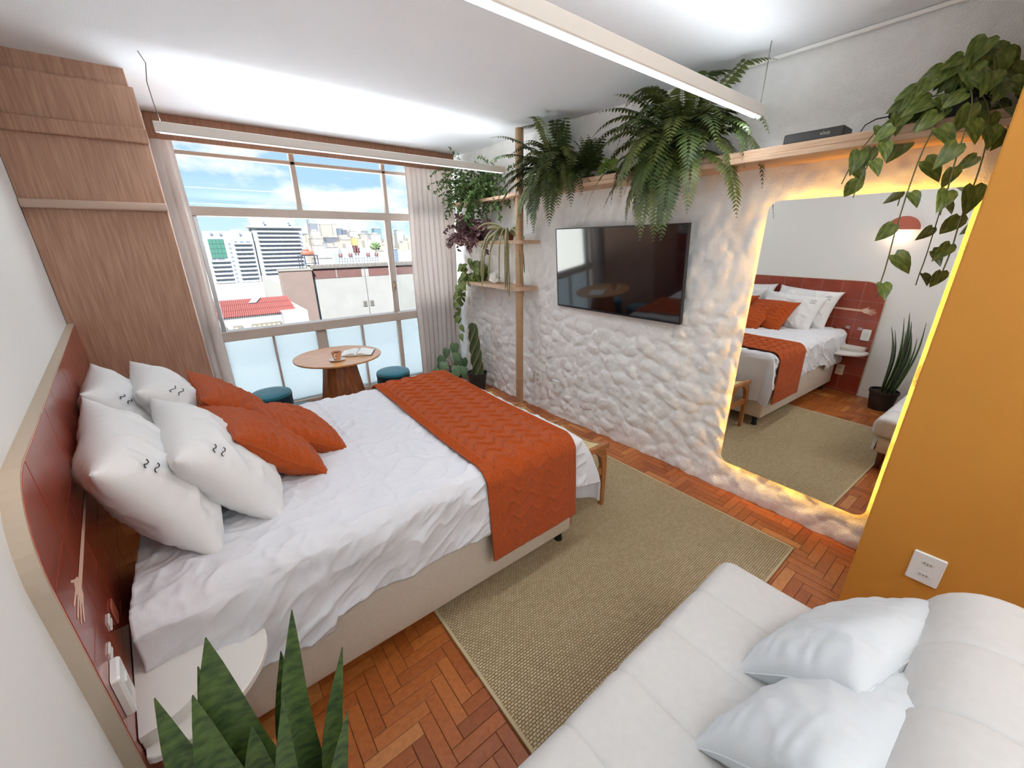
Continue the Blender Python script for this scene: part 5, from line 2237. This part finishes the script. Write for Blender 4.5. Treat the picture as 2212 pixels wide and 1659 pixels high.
# ---- neighbouring house wall
BROWN = M('brown_render', X(176, 148, 136), 0.85, var=0.05, vscale=1.5)
CREAMW = M('stained_white_render', X(212, 213, 209), 0.85, var=0.06, vscale=0.9)
BRICK = M('old_brick_render', X(150, 84, 72), 0.85, col2=X(128, 70, 62), vscale=2)
nb = thing('neighbour_building', 'blind white and brown rendered wall of the neighbouring house below the window', 'building', (9.5, 37, -14))
q = MB()
q.box(5.26, 7.42, 34.6, 35.6, -14, -0.27)
obj('brown_wall', q, BROWN, nb)
q = MB()
q.box(5.2, 7.5, 34.55, 35.65, -0.27, -0.17)
obj('coping', q, M('coping_grey', X(196, 186, 176), 0.8), nb)
q = MB()
q.box(7.42, 16.5, 35, 36, -14, -0.98)
obj('white_wall', q, CREAMW, nb)
for x0, x1 in ((7.42, 9.3), (9.36, 11.35), (11.95, 16.5)):
    q = MB()
    q.box(x0, x1, 34.98, 36, -0.98, -0.22)
    obj('brick_band', q, BRICK, nb)
q = MB()
q.box(9.3, 9.36, 34.96, 36, -0.98, -0.22)
q.box(11.35, 11.95, 34.99, 36, -0.98, -0.22)
obj('band_gap', q, CREAMW, nb)
q = MB()
nw = 181
q.grid(lambda i, j: (7.4 + 9.1 * i / (nw - 1), 34.85 + 1.2 * j, 0.02 + 0.07 * math.cos(2 * PI * i / 6) - 0.02 * j), nw, 2)
q.grid(lambda i, j: (7.4 + 9.1 * i / (nw - 1), 34.85, (0.02 + 0.07 * math.cos(2 * PI * i / 6)) if j else -0.2), nw, 2)
obj('corrugated_roof', q, M('fibre_cement', X(150, 142, 134), 0.9, var=0.15, vscale=3), nb)
for x in (11.15, 11.75):
    q = MB()
    q.box(x, x + 0.34, 34.94, 35.02, -3.45, -3.0)
    v = obj('vent', q, M('vent_frame', X(186, 180, 168), 0.8), nb)
    q = MB()
    q.box(x + 0.05, x + 0.29, 34.93, 34.96, -3.39, -3.06)
    obj('grille', q, M('vent_dark', X(110, 106, 98), 0.8), v)
q = MB()
q.tube([(11.6, 34.95, -0.2), (11.62, 34.95, -6)], 0.03, 6)
obj('downpipe', q, M('pipe_grey', X(176, 176, 172), 0.6), nb)

q = MB()
q.box(5.26, 16.5, 36.0, 45.5, -14, -1.2)
obj('rear_roof', q, ROOFM, nb)

# ---- water tank on its blue stand
r = thing('water_tank_stand', 'orange water tank on a dark blue steel stand on the neighbour roof', 'water tank', (9.0, 42, -1.2))
STL = M('stand_blue', X(60, 66, 104), 0.5)
for x, y in ((8.3, 42), (8.62, 42), (9.72, 42), (8.3, 43.2), (9.72, 43.2)):
    q = MB()
    q.box(x - 0.035, x + 0.035, y - 0.035, y + 0.035, -1.2, 0.64)
    obj('post', q, STL, r)
q = MB()
q.box(8.26, 9.78, 41.95, 43.25, 0.6, 0.66)
q.box(8.26, 9.78, 41.98, 42.03, -0.1, -0.05)
obj('deck', q, STL, r)
q = MB()
q.rbox(8.55, 9.5, 42.1, 43.0, 0.66, 1.02, 0.05, 2)
q.rbox(8.75, 9.15, 42.3, 42.7, 1.02, 1.2, 0.04, 2)
obj('tank', q, M('tank_orange', X(224, 130, 96), 0.6), r, True)
# ---- lattice mast
r = thing('lattice_mast', 'red and grey lattice radio mast rising beside the tall pale tower', 'mast', (13.4, 60, -4))
MST = M('mast_steel', X(120, 112, 124), 0.6)
for dx, dy in ((-0.12, -0.1), (0.12, -0.1), (0, 0.12)):
    q = MB()
    q.tube([(13.42 + dx * 1.6, 60 + dy, -4), (13.42 + dx, 60 + dy, 5.4)], 0.022, 5)
    obj('post', q, MST, r)
q = MB()
for k in range(24):
    z = -3.5 + 0.37 * k
    s = 1 if k % 2 else -1
    q.tube([(13.42 - 0.15 * s, 59.9, z), (13.42 + 0.15 * s, 59.9, z + 0.37)], 0.014, 4)
obj('bracing', q, M('mast_red', X(178, 98, 92), 0.6), r)
# ---- red roofed house
r = thing('red_roof_house', 'low white house with a red corrugated roof below the window', 'house', (1.5, 28, -14))
RROOF = M('red_corrugated', X(222, 96, 84), 0.7, var=0.06, vscale=2)
q = MB()
nw = 281


def roofpt(i, j, dz=0):
    x = -2.6 + 7.0 * i / (nw - 1)
    t = j / 3
    return (x + 0.34 * t * 0.9, 26 + 4.2 * t, -2.04 + 0.47 * t + 0.03 * math.cos(2 * PI * i / 4) + dz)


q.grid(roofpt, nw, 4)
obj('roof', q, RROOF, r)
for t in (0.33, 0.66):
    q = MB()
    q.box(-2.5, 4.5, 26 + 4.2 * t - 0.02, 26 + 4.2 * t + 0.02, -2.04 + 0.47 * t + 0.02, -2.04 + 0.47 * t + 0.045)
    obj('lap_strip', q, M('roof_lap', X(178, 66, 60), 0.8), r)
q = MB()
q.add([(2.35, 28.7, -1.68), (2.75, 28.7, -1.68), (3.2, 30.1, -1.52), (2.75, 30.1, -1.52)], [(0, 1, 2, 3)])
q.add([(2.35, 28.7, -1.74), (2.75, 28.7, -1.74), (3.2, 30.1, -1.6), (2.75, 30.1, -1.6)], [(3, 2, 1, 0)])
obj('skylight', q, M('skylight', X(226, 230, 232), 0.5), r)
q = MB()
q.box(-2.6, 3.6, 26.1, 30.2, -14, -2.08)
q.box(3.6, 4.9, 25.6, 30.2, -14, -1.98)
obj('wall', q, CREAMW, r)
q = MB()
q.box(-2.6, 3.2, 30.15, 30.6, -2, -1.42)
obj('ridge_wall', q, BWHT2, r)
for x0, x1 in ((2.05, 3.5), (1.2, 1.6), (0.2, 0.9)):
    q = MB()
    q.box(x0, x1, 26.02, 26.12, -3.0, -2.55)
    w = obj('window', q, M('house_window', X(150, 140, 116), 0.6), r)
    q = MB()
    n_ = max(1, int((x1 - x0) / 0.24))
    for k in range(n_):
        q.box(x0 + 0.04 + k * 0.24, x0 + 0.2 + k * 0.24, 25.99, 26.03, -2.96, -2.6)
    obj('pane', q, M('house_pane', X(216, 206, 178), 0.4), w)
# ---- flat roofs between the towers and the red roof
for lab, x0, x1, y0, y1, z, mt in (('flat grey rooftop behind the red roof', 3.0, 9.5, 46, 70, -4.1, CREAMW), ('low pale rooftop in front of the tall towers', 4.0, 22.0, 90, 150, -9.5, ROOFM)):
    r = thing('low_building', lab, 'building', ((x0 + x1) / 2, (y0 + y1) / 2, -30))
    q = MB()
    q.box(x0, x1, y0, y1, -30, z)
    obj('wall', q, mt, r)
    q = MB()
    q.box(x0, x1, y0 - 0.1, y0 + 0.2, z, z + 0.35)
    obj('parapet', q, M('parapet_grey', X(188, 188, 184), 0.8), r)
r = thing('low_building', 'added white roof, unseen below the window, bouncing sunlight into the room', 'building', (1.5, 15, -30))  # added below the sill as a reflector to brighten the ceiling
q = MB()
q.box(-14, 16, 6.2, 25, -30, -5.2)
obj('wall', q, M('bounce_roof', S(212, 220, 228), 0.9), r)
q = MB()
q.box(-14, 16, 24.7, 25, -5.2, -4.6)
obj('parapet', q, M('bounce_roof_parapet', S(214, 214, 210), 0.9), r)
